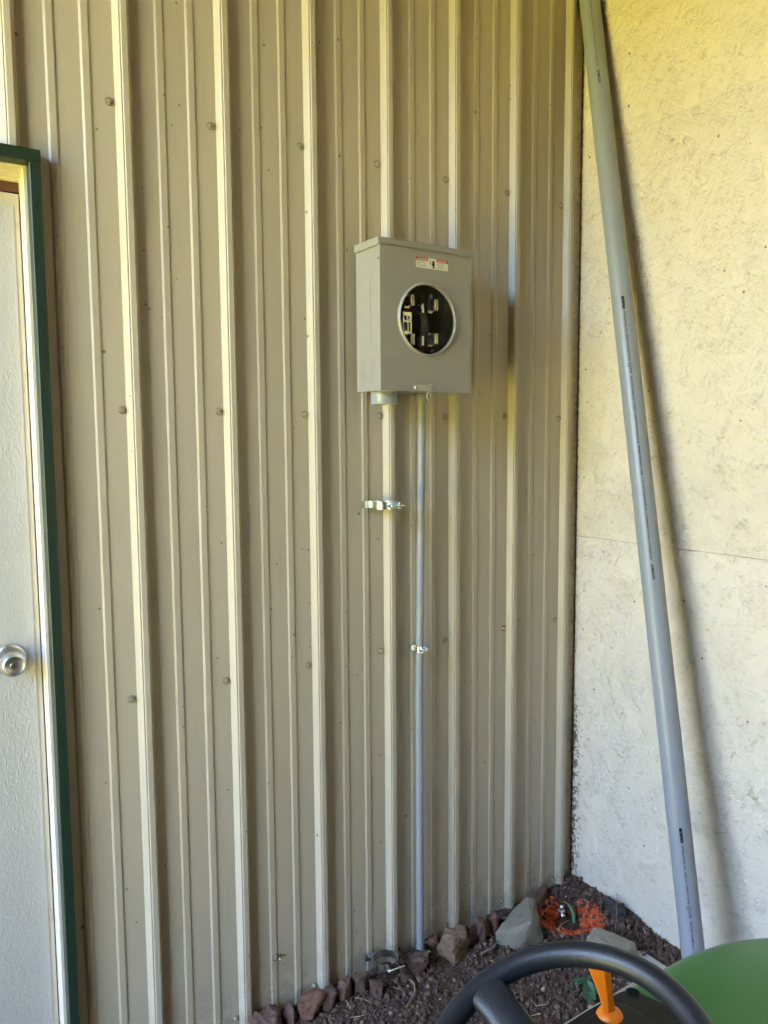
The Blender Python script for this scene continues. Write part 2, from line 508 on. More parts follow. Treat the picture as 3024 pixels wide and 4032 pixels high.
def mat_rubber():
    m, nt, bs, nodes, links = newmat('grained_black_rim')
    vec = coords(nt)
    c = mixc(nt, tnoise(nt, vec, 30, 4), (0.006, 0.0075, 0.011), (0.013, 0.015, 0.021))
    links.new(c, bs.inputs['Base Color'])
    bs.inputs['Roughness'].default_value = 0.40
    bs.inputs['Specular IOR Level'].default_value = 0.40
    v = nt.nodes.new('ShaderNodeTexVoronoi'); v.inputs['Scale'].default_value = 520
    links.new(vec, v.inputs['Vector'])
    n1 = bump(nt, v.outputs['Distance'], 0.35, 0.0006)
    links.new(bump(nt, tnoise(nt, vec, 40, 4), 0.12, 0.0005, n1), bs.inputs['Normal'])
    return m
M['rubber'] = mat_rubber()

def mat_hood():
    m, nt, bs, nodes, links = newmat('dusty_green_paint')
    vec = coords(nt)
    c = mixc(nt, tnoise(nt, vec, 9, 3), (0.010, 0.115, 0.016), (0.013, 0.135, 0.020))
    d = math_(nt, 'MULTIPLY', math_(nt, 'SUBTRACT', tnoise(nt, coords(nt, (2.2, 1, 1), (0, 0, 0.5)), 7, 6, 0.65), 0.40), 2.2, clamp=True)
    c = mixc(nt, math_(nt, 'MULTIPLY', d, 0.17), c, (0.16, 0.19, 0.13))
    links.new(c, bs.inputs['Base Color'])
    links.new(math_(nt, 'ADD', math_(nt, 'MULTIPLY', d, 0.25), 0.30), bs.inputs['Roughness'])
    bs.inputs['Coat Weight'].default_value = 0.08
    bs.inputs['Coat Roughness'].default_value = 0.25
    return m
M['hood_green'] = mat_hood()

def mat_leaf():
    m, nt, bs, nodes, links = newmat('weed_leaf')
    vec = coords(nt)
    c = mixc(nt, tnoise(nt, vec, 40, 4), (0.016, 0.065, 0.025), (0.035, 0.115, 0.045))
    links.new(c, bs.inputs['Base Color'])
    bs.inputs['Roughness'].default_value = 0.5
    links.new(bump(nt, tnoise(nt, vec, 120, 3), 0.5, 0.001), bs.inputs['Normal'])
    return m
M['leaf'] = mat_leaf()

def mat_door():
    m, nt, bs, nodes, links = newmat('embossed_white_door_skin')
    vec = coords(nt)
    c = mixc(nt, tnoise(nt, vec, 4, 4), (0.52, 0.495, 0.455), (0.57, 0.545, 0.505))
    d = math_(nt, 'MULTIPLY', specks(nt, vec, 18, 0.88, 0.10), 0.5)
    c = mixc(nt, d, c, (0.2, 0.15, 0.1))
    k = math_(nt, 'MULTIPLY', math_(nt, 'SUBTRACT', tnoise(nt, vec, 11, 5, 0.7), 0.57), 4, clamp=True)
    c = mixc(nt, math_(nt, 'MULTIPLY', k, 0.22), c, (0.40, 0.33, 0.24))
    links.new(c, bs.inputs['Base Color'])
    bs.inputs['Roughness'].default_value = 0.40
    vs = coords(nt, (1.7, 1, 0.75), (0, 0.45, 0))
    h = tnoise(nt, vs, 85, 3, 0.5, 1.2)
    h = math_(nt, 'MULTIPLY', math_(nt, 'SUBTRACT', h, 0.42), 3.0, clamp=True)
    links.new(bump(nt, h, 0.42, 0.0013), bs.inputs['Normal'])
    return m
M['door_skin'] = mat_door()

def mat_grass():
    m, nt, bs, nodes, links = newmat('mown_grass')
    vec = coords(nt)
    c = mixc(nt, tnoise(nt, vec, 0.8, 6, 0.7), (0.195, 0.180, 0.032), (0.285, 0.258, 0.056))
    links.new(c, bs.inputs['Base Color'])
    bs.inputs['Roughness'].default_value = 0.9
    return m
M['grass'] = mat_grass()

def mat_cover():
    m, nt, bs, nodes, links = newmat('clear_plastic_cover')
    nodes.remove(bs)
    out = nodes['Material Output']
    tr = nodes.new('ShaderNodeBsdfTransparent'); tr.inputs[0].default_value = (0.86, 0.87, 0.84, 1)
    gl = nodes.new('ShaderNodeBsdfGlossy'); gl.inputs['Roughness'].default_value = 0.03
    fr = nodes.new('ShaderNodeFresnel'); fr.inputs[0].default_value = 1.22
    mx = nodes.new('ShaderNodeMixShader')
    links.new(fr.outputs[0], mx.inputs[0]); links.new(tr.outputs[0], mx.inputs[1]); links.new(gl.outputs[0], mx.inputs[2])
    links.new(mx.outputs[0], out.inputs['Surface'])
    return m
M['cover'] = mat_cover()

# ------------------------------------------------------------------ lettering
def text_mesh(txt, size, bold=False):
    cu = bpy.data.curves.new('t', 'FONT')
    cu.body = txt; cu.size = size; cu.resolution_u = 2
    if bold: cu.offset = size * 0.022 * float(bold)
    o = bpy.data.objects.new('t', cu); col.objects.link(o)
    dg = bpy.context.evaluated_depsgraph_get(); dg.update()
    me = bpy.data.meshes.new_from_object(o.evaluated_get(dg))
    V = [v.co.copy() for v in me.vertices]; F = [tuple(p.vertices) for p in me.polygons]
    bpy.data.objects.remove(o); bpy.data.curves.remove(cu); bpy.data.meshes.remove(me)
    return V, F

# ------------------------------------------------------------------ ground
GX1 = 0.088           # strand board face
GZ = -1.58
def ground_z(x, y):
    z = GZ
    n = noise.noise(Vector((x * 6, y * 6, 0.3))) * 0.012 + noise.noise(Vector((x * 22, y * 22, 1.3))) * 0.006
    # hollow dug in the corner
    d = math.hypot((x + 0.085) / 0.95, (y + 0.135) / 0.9)
    z -= 0.035 * max(0.0, 1 - (d / 0.115) ** 2)
    # bank of loose soil along the strand board
    t = max(0.0, 1 - (GX1 - x) / 0.10)
    z += 0.020 * t * max(0, min(1, (0.36 + y) / 0.1))
    if y < -0.3: z -= 0.03 * min(1, (-0.3 - y) / 0.25) * (0.5 + 0.5 * max(0, min(1, (x + 0.6) / 0.5)))
    return z + n

def grid_ground():
    nx, ny = 150, 130
    x0, x1, y0, y1 = -1.5, 0.10, -1.5, 0.02
    vs = []
    for j in range(ny + 1):
        for i in range(nx + 1):
            x = x0 + (x1 - x0) * i / nx; y = y0 + (y1 - y0) * j / ny
            e = min(1, (x - x0) / 0.15, (y - y0) / 0.15)
            vs.append((x, y, ground_z(x, y) * e + (GZ - 0.02) * (1 - e)))
    fs = [(j * (nx + 1) + i, j * (nx + 1) + i + 1, (j + 1) * (nx + 1) + i + 1, (j + 1) * (nx + 1) + i) for j in range(ny) for i in range(nx)]
    return mesh_from('soil', vs, fs, True)
tag(link('soil', grid_ground(), M['soil']), kind='structure')
def rect(name, x0, x1, y0, y1, z, mat):
    return link(name, mesh_from(name, [(x0, y0, z), (x1, y0, z), (x1, y1, z), (x0, y1, z)], [(0, 1, 2, 3)]), mat)
tag(rect('dirt_floor', -3.7, 0.12, -4.2, 0.3, GZ - 0.030, M['soil']), kind='structure')
tag(rect('ground', -200, 200, -200, 200, GZ - 0.045, M['grass']), kind='structure')

# ------------------------------------------------------------------ ribbed steel wall
RIB0 = -0.9043 + 4 * 0.2286      # left foot of the last rib
P = 0.2286
ONE = [(0.0, 0.0), (0.0092, 0.0170), (0.0108, 0.0174), (0.0122, 0.0164), (0.0140, 0.0188), (0.0150, 0.0190), (0.0262, 0.0190), (0.0272, 0.0182), (0.0360, 0.0010), (0.0372, 0.0),
       (0.0903, 0.0), (0.0945, 0.0029), (0.0955, 0.0031), (0.1073, 0.0031), (0.1083, 0.0029), (0.1128, 0.0),
       (0.1602, 0.0), (0.1644, 0.0029), (0.1654, 0.0031), (0.1772, 0.0031), (0.1782, 0.0029), (0.1826, 0.0)]
def profile(xa, xb):
    pts = []
    for k in range(-24, 3):
        for dx, h in ONE:
            pts.append((RIB0 + k * P + dx, h))
    out = []
    def hat(x):
        for (a, ha), (b, hb) in zip(pts, pts[1:]):
            if a <= x <= b: return ha + (hb - ha) * (x - a) / max(b - a, 1e-9)
        return 0
    out.append((xa, hat(xa)))
    out += [p for p in pts if xa < p[0] < xb]
    out.append((xb, hat(xb)))
    return out
ZB, ZT = -1.66, 1.80
def strip(vs, fs, xa, xb, z0, z1, lift=0.0):
    pr = profile(xa, xb)
    base = len(vs)
    zs = [z0 + (z1 - z0) * k / 8 for k in range(9)]
    for z in zs:
        for (x, h) in pr:
            vs.append((x, -h - lift, z))
    n = len(pr)
    for j in range(8):
        for i in range(n - 1):
            fs.append((base + j * n + i, base + j * n + i + 1, base + (j + 1) * n + i + 1, base + (j + 1) * n + i))
wall = empty('steel_wall', (-2.0, 0, GZ), 'beige ribbed steel wall of the shed behind the meter box', 'wall')
LAP = -0.9043 + 0.0368
D_R, D_L, D_T = -1.5330, -2.4750, 0.508
def panel(segs):
    vs, fs = [], []
    for s in segs: strip(vs, fs, *s)
    put(link('steel_panel', mesh_from('steel_panel', vs, fs), M['siding']), wall)
panel([(LAP, 0.0860, ZB, ZT)])
panel([(LAP - 4 * P, D_R, D_T, ZT, 0.0006), (D_R, LAP + 0.0004, ZB, ZT, 0.0006)])
panel([(D_L, LAP - 4 * P, D_T, ZT), (LAP - 8 * P, D_L, ZB, ZT)])
panel([(LAP - 12 * P, LAP - 8 * P, ZB, ZT, 0.0006)])
# hex washer screws beside the ribs
def screw_mesh():
    bm = bmesh.new()
    def disc(r0, r1, y0, y1, n):
        a = bmesh.ops.create_cone(bm, cap_ends=True, segments=n, radius1=r0, radius2=r1, depth=abs(y1 - y0))['verts']
        for v in a:
            v.co = Vector((v.co.x, -(v.co.z + (y0 + y1) / 2), v.co.y))
    disc(0.0090, 0.0088, 0.0, 0.0008, 20)
    disc(0.0080, 0.0073, 0.0008, 0.0020, 20)
    disc(0.0056, 0.0052, 0.0016, 0.0026, 20)
    disc(0.0043, 0.0040, 0.0026, 0.0078, 6)
    return smooth_by_angle(bm_mesh('screw', bm), 30)
scr = screw_mesh()
scr.materials.append(M['washer']); scr.materials.append(M['gasket'])
for p in scr.polygons:
    if p.center.y > -0.0009: p.material_index = 1
rs = random.Random(4)
def add_screw(x, z, tilt=0.08):
    o = link('screw', scr)
    o.location = (x, -0.0004, z)
    o.rotation_euler = (rs.uniform(-tilt, tilt), rs.uniform(0, 1.0), rs.uniform(-tilt, tilt))
    put(o, wall)
for z in (1.31, 0.6578, 0.0, -0.656):
    for k in range(0, 16):
        x = -k * P
        if D_L - 0.04 < x < D_R + 0.03 and z < D_T + 0.04: continue
        add_screw(x + rs.uniform(-.002, .002), z + rs.uniform(-.003, .003))
for k in (0, 1, 2, 3, 4, 5):
    add_screw(-k * P + rs.uniform(-.002, .002), -1.5476 + rs.uniform(-.006, .004), 0.2)
# torn screw in a rust-edged hole on the small rib
o = link('torn_screw', scr); o.location = (-1.019, -0.004, -1.424); o.rotation_euler = (0.5, 0.3, 0.7); put(o, wall)
o['label'] = 'bent screw hanging in a torn hole'
me = lathe_mesh('hole', [(0.0005, 0.0), (0.0075, 0.0), (0.009, 0.0012), (0.0092, 0.0)], 9, (0, -1, 0), (-1.029, -0.0034, -1.422))
o = link('screw_hole', me, M['inner_dark']); put(o, wall)  # dark disc painted as the unlit hole

# ------------------------------------------------------------------ strand board wall
osb = empty('strand_board_wall', (GX1, -1.6, GZ), 'cream painted strand board wall meeting the steel wall at the corner', 'wall')
def board(y0, y1, z0, z1):
    o = box('board', GX1, GX1 + 0.0115, y0, y1, z0, z1, M['osb'], osb, 0.0007)
rb = 0.0007
board(-2.44, 0.03, ZB, -0.387 - rb)
board(-2.44, 0.03, -0.387 + rb, 0.8355)
board(-2.44, 0.03, 0.8359, 1.80)
board(-4.20, -2.44 - 0.003, ZB, -0.387 - rb)
board(-4.20, -2.44 - 0.003, -0.387 + rb, 0.836 - rb)
board(-4.20, -2.44 - 0.003, 0.836 + rb, 1.80)
box('backing', GX1 + 0.0125, GX1 + 0.05, -4.2, 0.05, ZB, 1.80, M['timber'], osb)

# ------------------------------------------------------------------ lean-to roof, edge set for the light; unseen walls added to block it
roof = empty('lean_to_roof', (-2.0, -2.0, 1.80), 'grey steel lean-to roof over the soil strip', 'roof')
box('roof_sheet', -3.55, 0.30, -4.40, 0.135, 1.810, 1.825, M['roof'], roof)
for i in range(7):
    x = -3.45 + i * 0.58
    box('rafter', x, x + 0.04, -4.25, -0.025, 1.67, 1.808, M['timber'], roof)
side = empty('side_light_blocker', (-2.0, -4.2, GZ), 'unseen dark side wall added to cut light opposite the steel wall', 'wall')
box('side_panel', -3.5, 0.088, -4.25, -4.21, ZB, 1.80, M['dark_timber'], side)
endw = empty('end_light_blocker', (-3.48, -3.0, GZ), 'unseen end wall added to narrow the light from the open bay', 'wall')
box('end_panel', -3.50, -3.46, -4.2, -1.50, ZB, 1.80, M['dark_timber'], endw)
# the building behind both walls, so that no daylight comes through from there
bld = empty('building_block', (-2.0, 3.0, GZ), 'plain shed body behind the steel wall', 'building')
box('shed_body', -3.6, 0.30, 0.14, 5.0, ZB, 2.9, M['siding'], bld)
box('corner_post', 0.055, 0.0865, 0.012, 0.120, ZB, 1.80, M['timber'], bld)
bin_ = empty('shade_box', (-2.86, -0.19, GZ), 'unseen brown timber box added to shade the low door and wall', 'box')  # out-of-view box added to darken the foot of the door
box('box_body', -3.10, -2.62, -0.33, -0.05, GZ - 0.035, -0.98, M['timber'], bin_, 0.01)
box('box_lid', -3.12, -2.60, -0.35, -0.04, -0.978, -0.95, M['timber'], bin_, 0.006)


# ------------------------------------------------------------------ unseen trees added to block low sky beyond the open end
M['bark'] = plain('tree_bark', (0.10, 0.075, 0.05), 0.9, var=0.3, nscale=6)
M['foliage'] = plain('tree_foliage', (0.085, 0.105, 0.018), 0.7, var=0.5, nscale=1.5)
def tree(x, y, h, seed, label):
    t = empty('tree', (x, y, GZ - 0.04), label, 'tree', 'unseen trees added to block low sky beyond the open bay')
    r_ = random.Random(seed)
    tr_ = [(x, y, GZ - 0.1), (x + 0.05, y, GZ + h * 0.3), (x - 0.05, y + 0.1, GZ + h * 0.75)]
    put(link('trunk', tube_mesh('trunk', tr_, [0.17, 0.13, 0.05], 10), M['bark']), t)
    vs, fs = [], []
    clumps = [(x + r_.gauss(0, h * 0.17), y + r_.gauss(0, h * 0.20), GZ + h * r_.uniform(0.22, 0.88), h * r_.uniform(0.09, 0.17)) for _ in range(34)]
    for (cx, cy, cz, cr) in clumps:
        for _ in range(70):
            d = Vector((r_.gauss(0, 1), r_.gauss(0, 1), r_.gauss(0, 1))).normalized() * cr * r_.uniform(0.5, 1.05)
            c = Vector((cx, cy, cz)) + d
            a = Vector((r_.gauss(0, 1), r_.gauss(0, 1), r_.gauss(0, 1))).normalized()
            b = a.orthogonal().normalized(); a = a * 0.16; b = b * 0.09
            k = len(vs)
            vs += [c - a, c + b, c + a, c - b]; fs.append((k, k + 1, k + 2, k + 3))
    put(link('crown', mesh_from('crown', vs, fs), M['foliage']), t)
for i, (x, y, h, lb) in enumerate(((-15.5, 3.6, 5.4, 'tall added sky-blocking tree furthest to the shed side beyond the open bay'), (-16.5, 0.4, 4.9, 'rounded added sky-blocking tree straight out from the open bay'), (-15.0, -2.6, 5.2, 'added sky-blocking tree with leaning trunk past the end panel corner'), (-16.0, -5.6, 5.6, 'broad added sky-blocking tree out of line with the open bay'), (-17.0, 6.8, 5.0, 'low added sky-blocking tree behind the shed body end'))):
    tree(x, y, h, 50 + i, lb)

# ------------------------------------------------------------------ entry door
door = empty('entry_door', (-2.0, 0.0, GZ), 'white embossed entry door in a dark green trimmed frame', 'door')
SL, SR, ST = -2.455, -1.5530, 0.449
bm = bmesh.new()
# slab: smooth border with a raised embossed field
slab_o = box('door_slab', SL, SR, 0.050, 0.092, GZ + 0.02, ST, M['casing'], door, 0.001)
bpy_skin = box('door_skin', SL + 0.012, SR - 0.0115, 0.0478, 0.0502, GZ + 0.04, ST - 0.026, M['door_skin'], door, 0.0009)
# jamb: profile swept down the right side and across the head
def jamb_side(name, prof, x_side, z0, z1, mat, mirror=False):
    """prof: (dx outward from the opening edge, y)"""
    vs, fs = [], []
    for z in (z0, z1):
        for dx, y in prof:
            vs.append((x_side + (-dx if mirror else dx), y, z))
    n = len(prof)
    for i in range(n):
        j = (i + 1) % n
        fs.append((i, j, n + j, n + i))
    fs.append(tuple(range(n))); fs.append(tuple(range(2 * n - 1, n - 1, -1)))
    me = mesh_from(name, vs, fs)
    bm = bmesh.new(); bm.from_mesh(me); bmesh.ops.recalc_face_normals(bm, faces=bm.faces); bm.to_mesh(me); bm.free()
    return put(link(name, me, mat), door)
def head(name, prof, z_edge, x0, x1, mat):
    """prof: (dz upward from the opening edge, y)"""
    vs, fs = [], []
    for x in (x0, x1):
        for dz, y in prof: vs.append((x, y, z_edge + dz))
    n = len(prof)
    for i in range(n):
        j = (i + 1) % n
        fs.append((i, j, n + j, n + i))
    fs.append(tuple(range(n))); fs.append(tuple(range(2 * n - 1, n - 1, -1)))
    me = mesh_from(name, vs, fs)
    bm = bmesh.new(); bm.from_mesh(me); bmesh.ops.recalc_face_normals(bm, faces=bm.faces); bm.to_mesh(me); bm.free()
    return put(link(name, me, mat), door)
jp = [(0.0, 0.094), (0.0, 0.008), (0.0012, 0.0045), (0.022, 0.0045), (0.022, 0.094)]
hp = [(0.0, 0.094), (0.0, 0.046), (0.0045, 0.0445), (0.0045, 0.034), (0.0100, 0.0325), (0.0100, 0.0215), (0.0155, 0.0200), (0.0155, 0.0085), (0.0185, 0.0045), (0.036, 0.0045), (0.036, 0.094)]
jamb_side('jamb', jp, -1.5503, GZ, 0.5085, M['casing'])
jamb_side('jamb', jp, SL - 0.003, GZ, 0.474, M['casing'], True)
head('head_jamb', hp, 0.4745, SL - 0.003, -1.5508, M['casing'])
# door top weatherstrip seen in the shadow gap
box('weatherstrip', SL, -1.5505, 0.058, 0.080, ST + 0.004, 0.474, M['weatherstrip'], door)
# dark green metal trim: L section standing proud of the siding
tp = [(0.0, 0.0044), (0.0, -0.028), (0.0016, -0.0300), (0.0200, -0.0300), (0.0217, -0.028), (0.0217, 0.0044), (0.0205, 0.0044), (0.0205, -0.0275), (0.0012, -0.0275), (0.0012, 0.0044)]
jamb_side('side_trim', tp, -1.5433, GZ - 0.02, 0.4945, M['green_trim'])
jamb_side('side_trim', tp, SL - 0.010, GZ - 0.02, 0.4945, M['green_trim'], True)
tph = [(0.0, 0.0044), (0.0, -0.0285), (0.0016, -0.0305), (0.0235, -0.0305), (0.0252, -0.0285), (0.0252, 0.0044), (0.0240, 0.0044), (0.0240, -0.028), (0.0012, -0.028), (0.0012, 0.0044)]
head('head_trim', tph, 0.4950, SL - 0.032, -1.5212, M['green_trim'])
# finish nails on the jamb
for z in (0.242, -0.263, -0.795, -1.30):
    me = lathe_mesh('nail', [(0.0001, 0.0022), (0.002, 0.0018), (0.0034, 0.0)], 12, (-1, 0, 0), (-1.5503, 0.026, z))
    put(link('nail', me, M['zinc_dull']), door)
# knob set: rose, flared neck, knob body, face and key cylinder
kx, kz, ky = -1.616, -0.535, 0.0478
knob = lathe_mesh('knob', [(0.0001, 0.0), (0.0330, 0.0), (0.0335, 0.002), (0.0325, 0.006), (0.0290, 0.0095), (0.0165, 0.0125), (0.0135, 0.017), (0.0135, 0.024), (0.0165, 0.029), (0.0235, 0.034), (0.0262, 0.041), (0.0262, 0.048), (0.0245, 0.056), (0.0208, 0.0625), (0.0200, 0.0630), (0.0185, 0.0622), (0.0085, 0.0585), (0.0078, 0.0585)], 56, (0, -1, 0), (kx, ky, kz), ang=28)
kn = put(link('knob', knob, M['steel_knob']), door)
cyl = lathe_mesh('key_cylinder', [(0.0001, 0.0602), (0.0066, 0.0602), (0.0074, 0.0594), (0.0076, 0.0580)], 32, (0, -1, 0), (kx, ky, kz))
put(link('key_cylinder', cyl, M['brass']), kn)
put(box('key_slot', kx - 0.0008, kx + 0.0008, ky - 0.0612, ky - 0.0600, kz - 0.004, kz + 0.004, M['ink']), kn)
box('backing_board', SL - 0.05, -1.52, 0.095, 0.12, ZB, 0.52, M['timber'], door)

# ------------------------------------------------------------------ meter box
BX0, BX1, BY0, BY1, BZ0, BZ1 = -0.7680, -0.4800, -0.0205, -0.1340, 0.0570, 0.4220
mb = empty('meter_box', (-0.624, -0.0205, BZ0), 'grey square meter socket box with a round open face and danger sticker', 'meter box')
t_ = 0.0016
# body shell open at the front
bm = bmesh.new()
bbox(bm, BX0, BX0 + t_, -0.1310, BY0, BZ0, BZ1)
bbox(bm, BX1 - t_, BX1, -0.1310, BY0, BZ0, BZ1)
bbox(bm, BX0 + t_, BX1 - t_, -0.1310, BY0, BZ0, BZ0 + t_)
bbox(bm, BX0 + t_, BX1 - t_, -0.1310, BY0, BZ1 - t_, BZ1)
bbox(bm, BX0 + t_, BX1 - t_, BY0 - t_, BY0, BZ0 + t_, BZ1 - t_)
put(link('enclosure', bm_mesh('enclosure', bm), M['box_grey']), mb)
bm = bmesh.new()
bbox(bm, BX0 + 0.004, BX1 - 0.004, BY0 - 0.006, BY0 - 0.003, BZ0 + 0.004, BZ1 - 0.004)
bbox(bm, BX0 + 0.0022, BX0 + 0.004, -0.127, BY0 - 0.003, BZ0 + 0.004, BZ1 - 0.004)
bbox(bm, BX1 - 0.004, BX1 - 0.0022, -0.127, BY0 - 0.003, BZ0 + 0.004, BZ1 - 0.004)
put(link('shade_liner', bm_mesh('shade_liner', bm), M['inner_black']), mb)  # black sheets stand in for the shade inside the enclosure
# cover: flat sheet with a round opening, side lips folded back
CX, CZ, CR = -0.6235, 0.2405, 0.0880
def cover_mesh():
    n = 96
    bm = bmesh.new()
    x0, x1, z0, z1 = BX0 - 0.0012, BX1 + 0.0012, BZ0 - 0.0012, BZ1 - 0.004
    yf = BY1
    ang = sorted([2 * PI * k / n for k in range(n)] + [math.atan2(z - CZ, x - CX) % (2 * PI) for x in (x0, x1) for z in (z0, z1)])
    inner, inner2, outer, back, lip = [], [], [], [], []
    for a in ang:
        c, s = math.cos(a), math.sin(a)
        k = min(((x1 - CX) / c if c > 1e-9 else (x0 - CX) / c if c < -1e-9 else 1e9), ((z1 - CZ) / s if s > 1e-9 else (z0 - CZ) / s if s < -1e-9 else 1e9))
        inner.append(bm.verts.new((CX + c * (CR + 0.0060), yf, CZ + s * (CR + 0.0060))))
        ox, oz = CX + c * k, CZ + s * k
        outer.append(bm.verts.new((ox, yf, oz)))
        back.append(bm.verts.new((ox, yf + 0.0020, oz)))
        lip.append(bm.verts.new((ox, yf + 0.0165, oz)))
    m = len(ang)
    for i in range(m):
        j = (i + 1) % m
        bm.faces.new((inner[i], inner[j], outer[j], outer[i]))
        bm.faces.new((outer[i], outer[j], back[j], back[i]))
        bm.faces.new((back[i], back[j], lip[j], lip[i]))
    me = bm_mesh('cover', bm)
    return smooth_by_angle(me, 40)
cov = put(link('cover', cover_mesh(), M['box_grey']), mb)
ring = lathe_mesh('socket_ring', [(CR + 0.0062, -0.0004), (CR + 0.0052, 0.0006), (CR + 0.0042, 0.0028), (CR + 0.0032, 0.0060), (CR + 0.0020, 0.0072), (CR + 0.0006, 0.0070), (CR, 0.0058), (CR - 0.0005, -0.004), (CR + 0.001, -0.006)], 96, (0, -1, 0), (CX, BY1, CZ), ang=60)
put(link('socket_ring', ring, M['box_grey']), mb)
# clear plastic blank behind the ring
disc = lathe_mesh('clear_cover', [(0.0001, 0.0050), (0.030, 0.0046), (0.060, 0.0030), (0.080, 0.0004), (CR - 0.0006, -0.0035)], 72, (0, -1, 0), (CX, BY1, CZ), ang=60)
put(link('clear_cover', disc, M['cover']), mb)
# rain hood on top, front lip folded down, slanted end
def hood_cap():
    bm = bmesh.new()
    x0, x1 = BX0 - 0.0045, BX1 + 0.0045
    yb, yf = BY0 + 0.0005, BY1 - 0.0050
    zt = BZ1 + 0.0085
    pr = [(yb, zt + 0.001), (yf + 0.004, zt + 0.0005), (yf, zt - 0.003), (yf, zt - 0.0150), (yf + 0.0012, zt - 0.0150), (yf + 0.0012, zt - 0.0045), (yf + 0.0045, zt - 0.0012), (yb, zt - 0.0008)]
    A = [bm.verts.new((x0, y, z)) for y, z in pr]; B = [bm.verts.new((x1, y, z)) for y, z in pr]
    n = len(pr)
    for i in range(n):
        j = (i + 1) % n
        bm.faces.new((A[i], A[j], B[j], B[i]))
    bm.faces.new(A); bm.faces.new(B[::-1])
    for s, xx in ((-1, x0), (1, x1)):      # side lips
        q = [(yb, zt - 0.0006), (yf + 0.008, zt - 0.0006), (yf + 0.004, zt - 0.012), (yf + 0.009, zt - 0.0185), (yb, zt - 0.0185)]
        a = [bm.verts.new((xx, y, z)) for y, z in q]; b = [bm.verts.new((xx - s * 0.0012, y, z)) for y, z in q]
        bm.faces.new(a); bm.faces.new(b[::-1])
        for i in range(len(q)):
            j = (i + 1) % len(q)
            bm.faces.new((a[i], b[i], b[j], a[j]))
    return bm_mesh('top_hood', bm)
put(link('top_hood', hood_cap(), M['box_grey']), mb)
# side details: stiffening crease, knock-out rings, dimple, cover screw
put(box('side_crease', BX0 - 0.0009, BX0 + 0.0002, -0.0893, -0.0875, 0.180, 0.339, M['box_grey']), mb)
for rr in (0.036, 0.0265, 0.0215):
    me = lathe_mesh('knockout_ring', [(rr - 0.0006, 0.0), (rr - 0.0004, 0.0006), (rr + 0.0004, 0.0006), (rr + 0.0006, 0.0)], 48, (-1, 0, 0), (BX0, -0.0740, 0.1120))
    put(link('knockout_ring', me, M['box_grey']), mb)
me = lathe_mesh('cover_screw', [(0.0001, 0.0016), (0.0022, 0.0014), (0.0034, 0.0)], 14, (-1, 0, 0), (BX0 - 0.0014, -0.1255, 0.381))
put(link('cover_screw', me, M['zinc']), mb)
# embossed maker's plate outline, too faint to read
bm = bmesh.new()
ez0, ez1, ex0, ex1 = 0.1090, 0.1230, -0.6620, -0.5860
for a in ((ex0, ex1, ez1 - 0.0010, ez1), (ex0, ex1, ez0, ez0 + 0.0010), (ex0, ex0 + 0.0010, ez0, ez1), (ex1 - 0.0010, ex1, ez0, ez1)):
    bbox(bm, a[0], a[1], BY1 - 0.0004, BY1 + 0.0003, a[2], a[3])
put(link('embossed_plate', bm_mesh('embossed_plate', bm), M['box_grey']), mb)
# danger sticker
SX0, SX1, SZ0, SZ1 = -0.6592, -0.5560, 0.3698, 0.3962
stk = put(box('danger_sticker', SX0, SX1, BY1 - 0.0004, BY1 - 0.0001, SZ0, SZ1, M['white']), mb)
def on_front(name, V, F, x, z, mat, parent, y=BY1 - 0.0009):
    me = mesh_from(name, [(x + v.x, y, z + v.y) for v in V], F)
    return put(link(name, me, mat), parent)
w3 = SX1 - SX0
b1, b2 = SX0 + w3 * 0.382, SX0 + w3 * 0.638
box_h = 0.0078
put(box('red_band', SX0, b1 - 0.0006, BY1 - 0.0007, BY1 - 0.0004, SZ1 - box_h, SZ1, M['red']), stk)
put(box('red_band', b2 + 0.0006, SX1, BY1 - 0.0007, BY1 - 0.0004, SZ1 - box_h, SZ1, M['red']), stk)
for txt, x in (('DANGER', SX0 + 0.0118), ('PELIGRO', b2 + 0.0108)):
    V, F = text_mesh(txt, 0.0062 if txt == 'DANGER' else 0.0057, True)
    on_front('heading', V, F, x, SZ1 - 0.0062, M['white'], stk)
for x in (SX0 + 0.0075, b2 + 0.0070):
    V = [Vector((-0.0030, -0.0026, 0)), Vector((0.0030, -0.0026, 0)), Vector((0, 0.0028, 0))]
    on_front('warning_triangle', V, [(0, 1, 2)], x, SZ1 - box_h / 2, M['white'], stk)
small = (('Hazardous Voltage.\nWill cause severe injury\nor death.\nTurn off power supplying\nthis equipment before work.', SX0 + 0.0020), ('Tensi\u00f3n peligrosa.\nPuede causar lesiones\ngraves o la muerte.\nInterrumpa la energ\u00eda\nantes de trabajar.', b2 + 0.0024))
for txt, x in small:
    V, F = text_mesh(txt, 0.0029)
    on_front('small_print', V, F, x, SZ1 - box_h - 0.0032, M['ink'], stk)
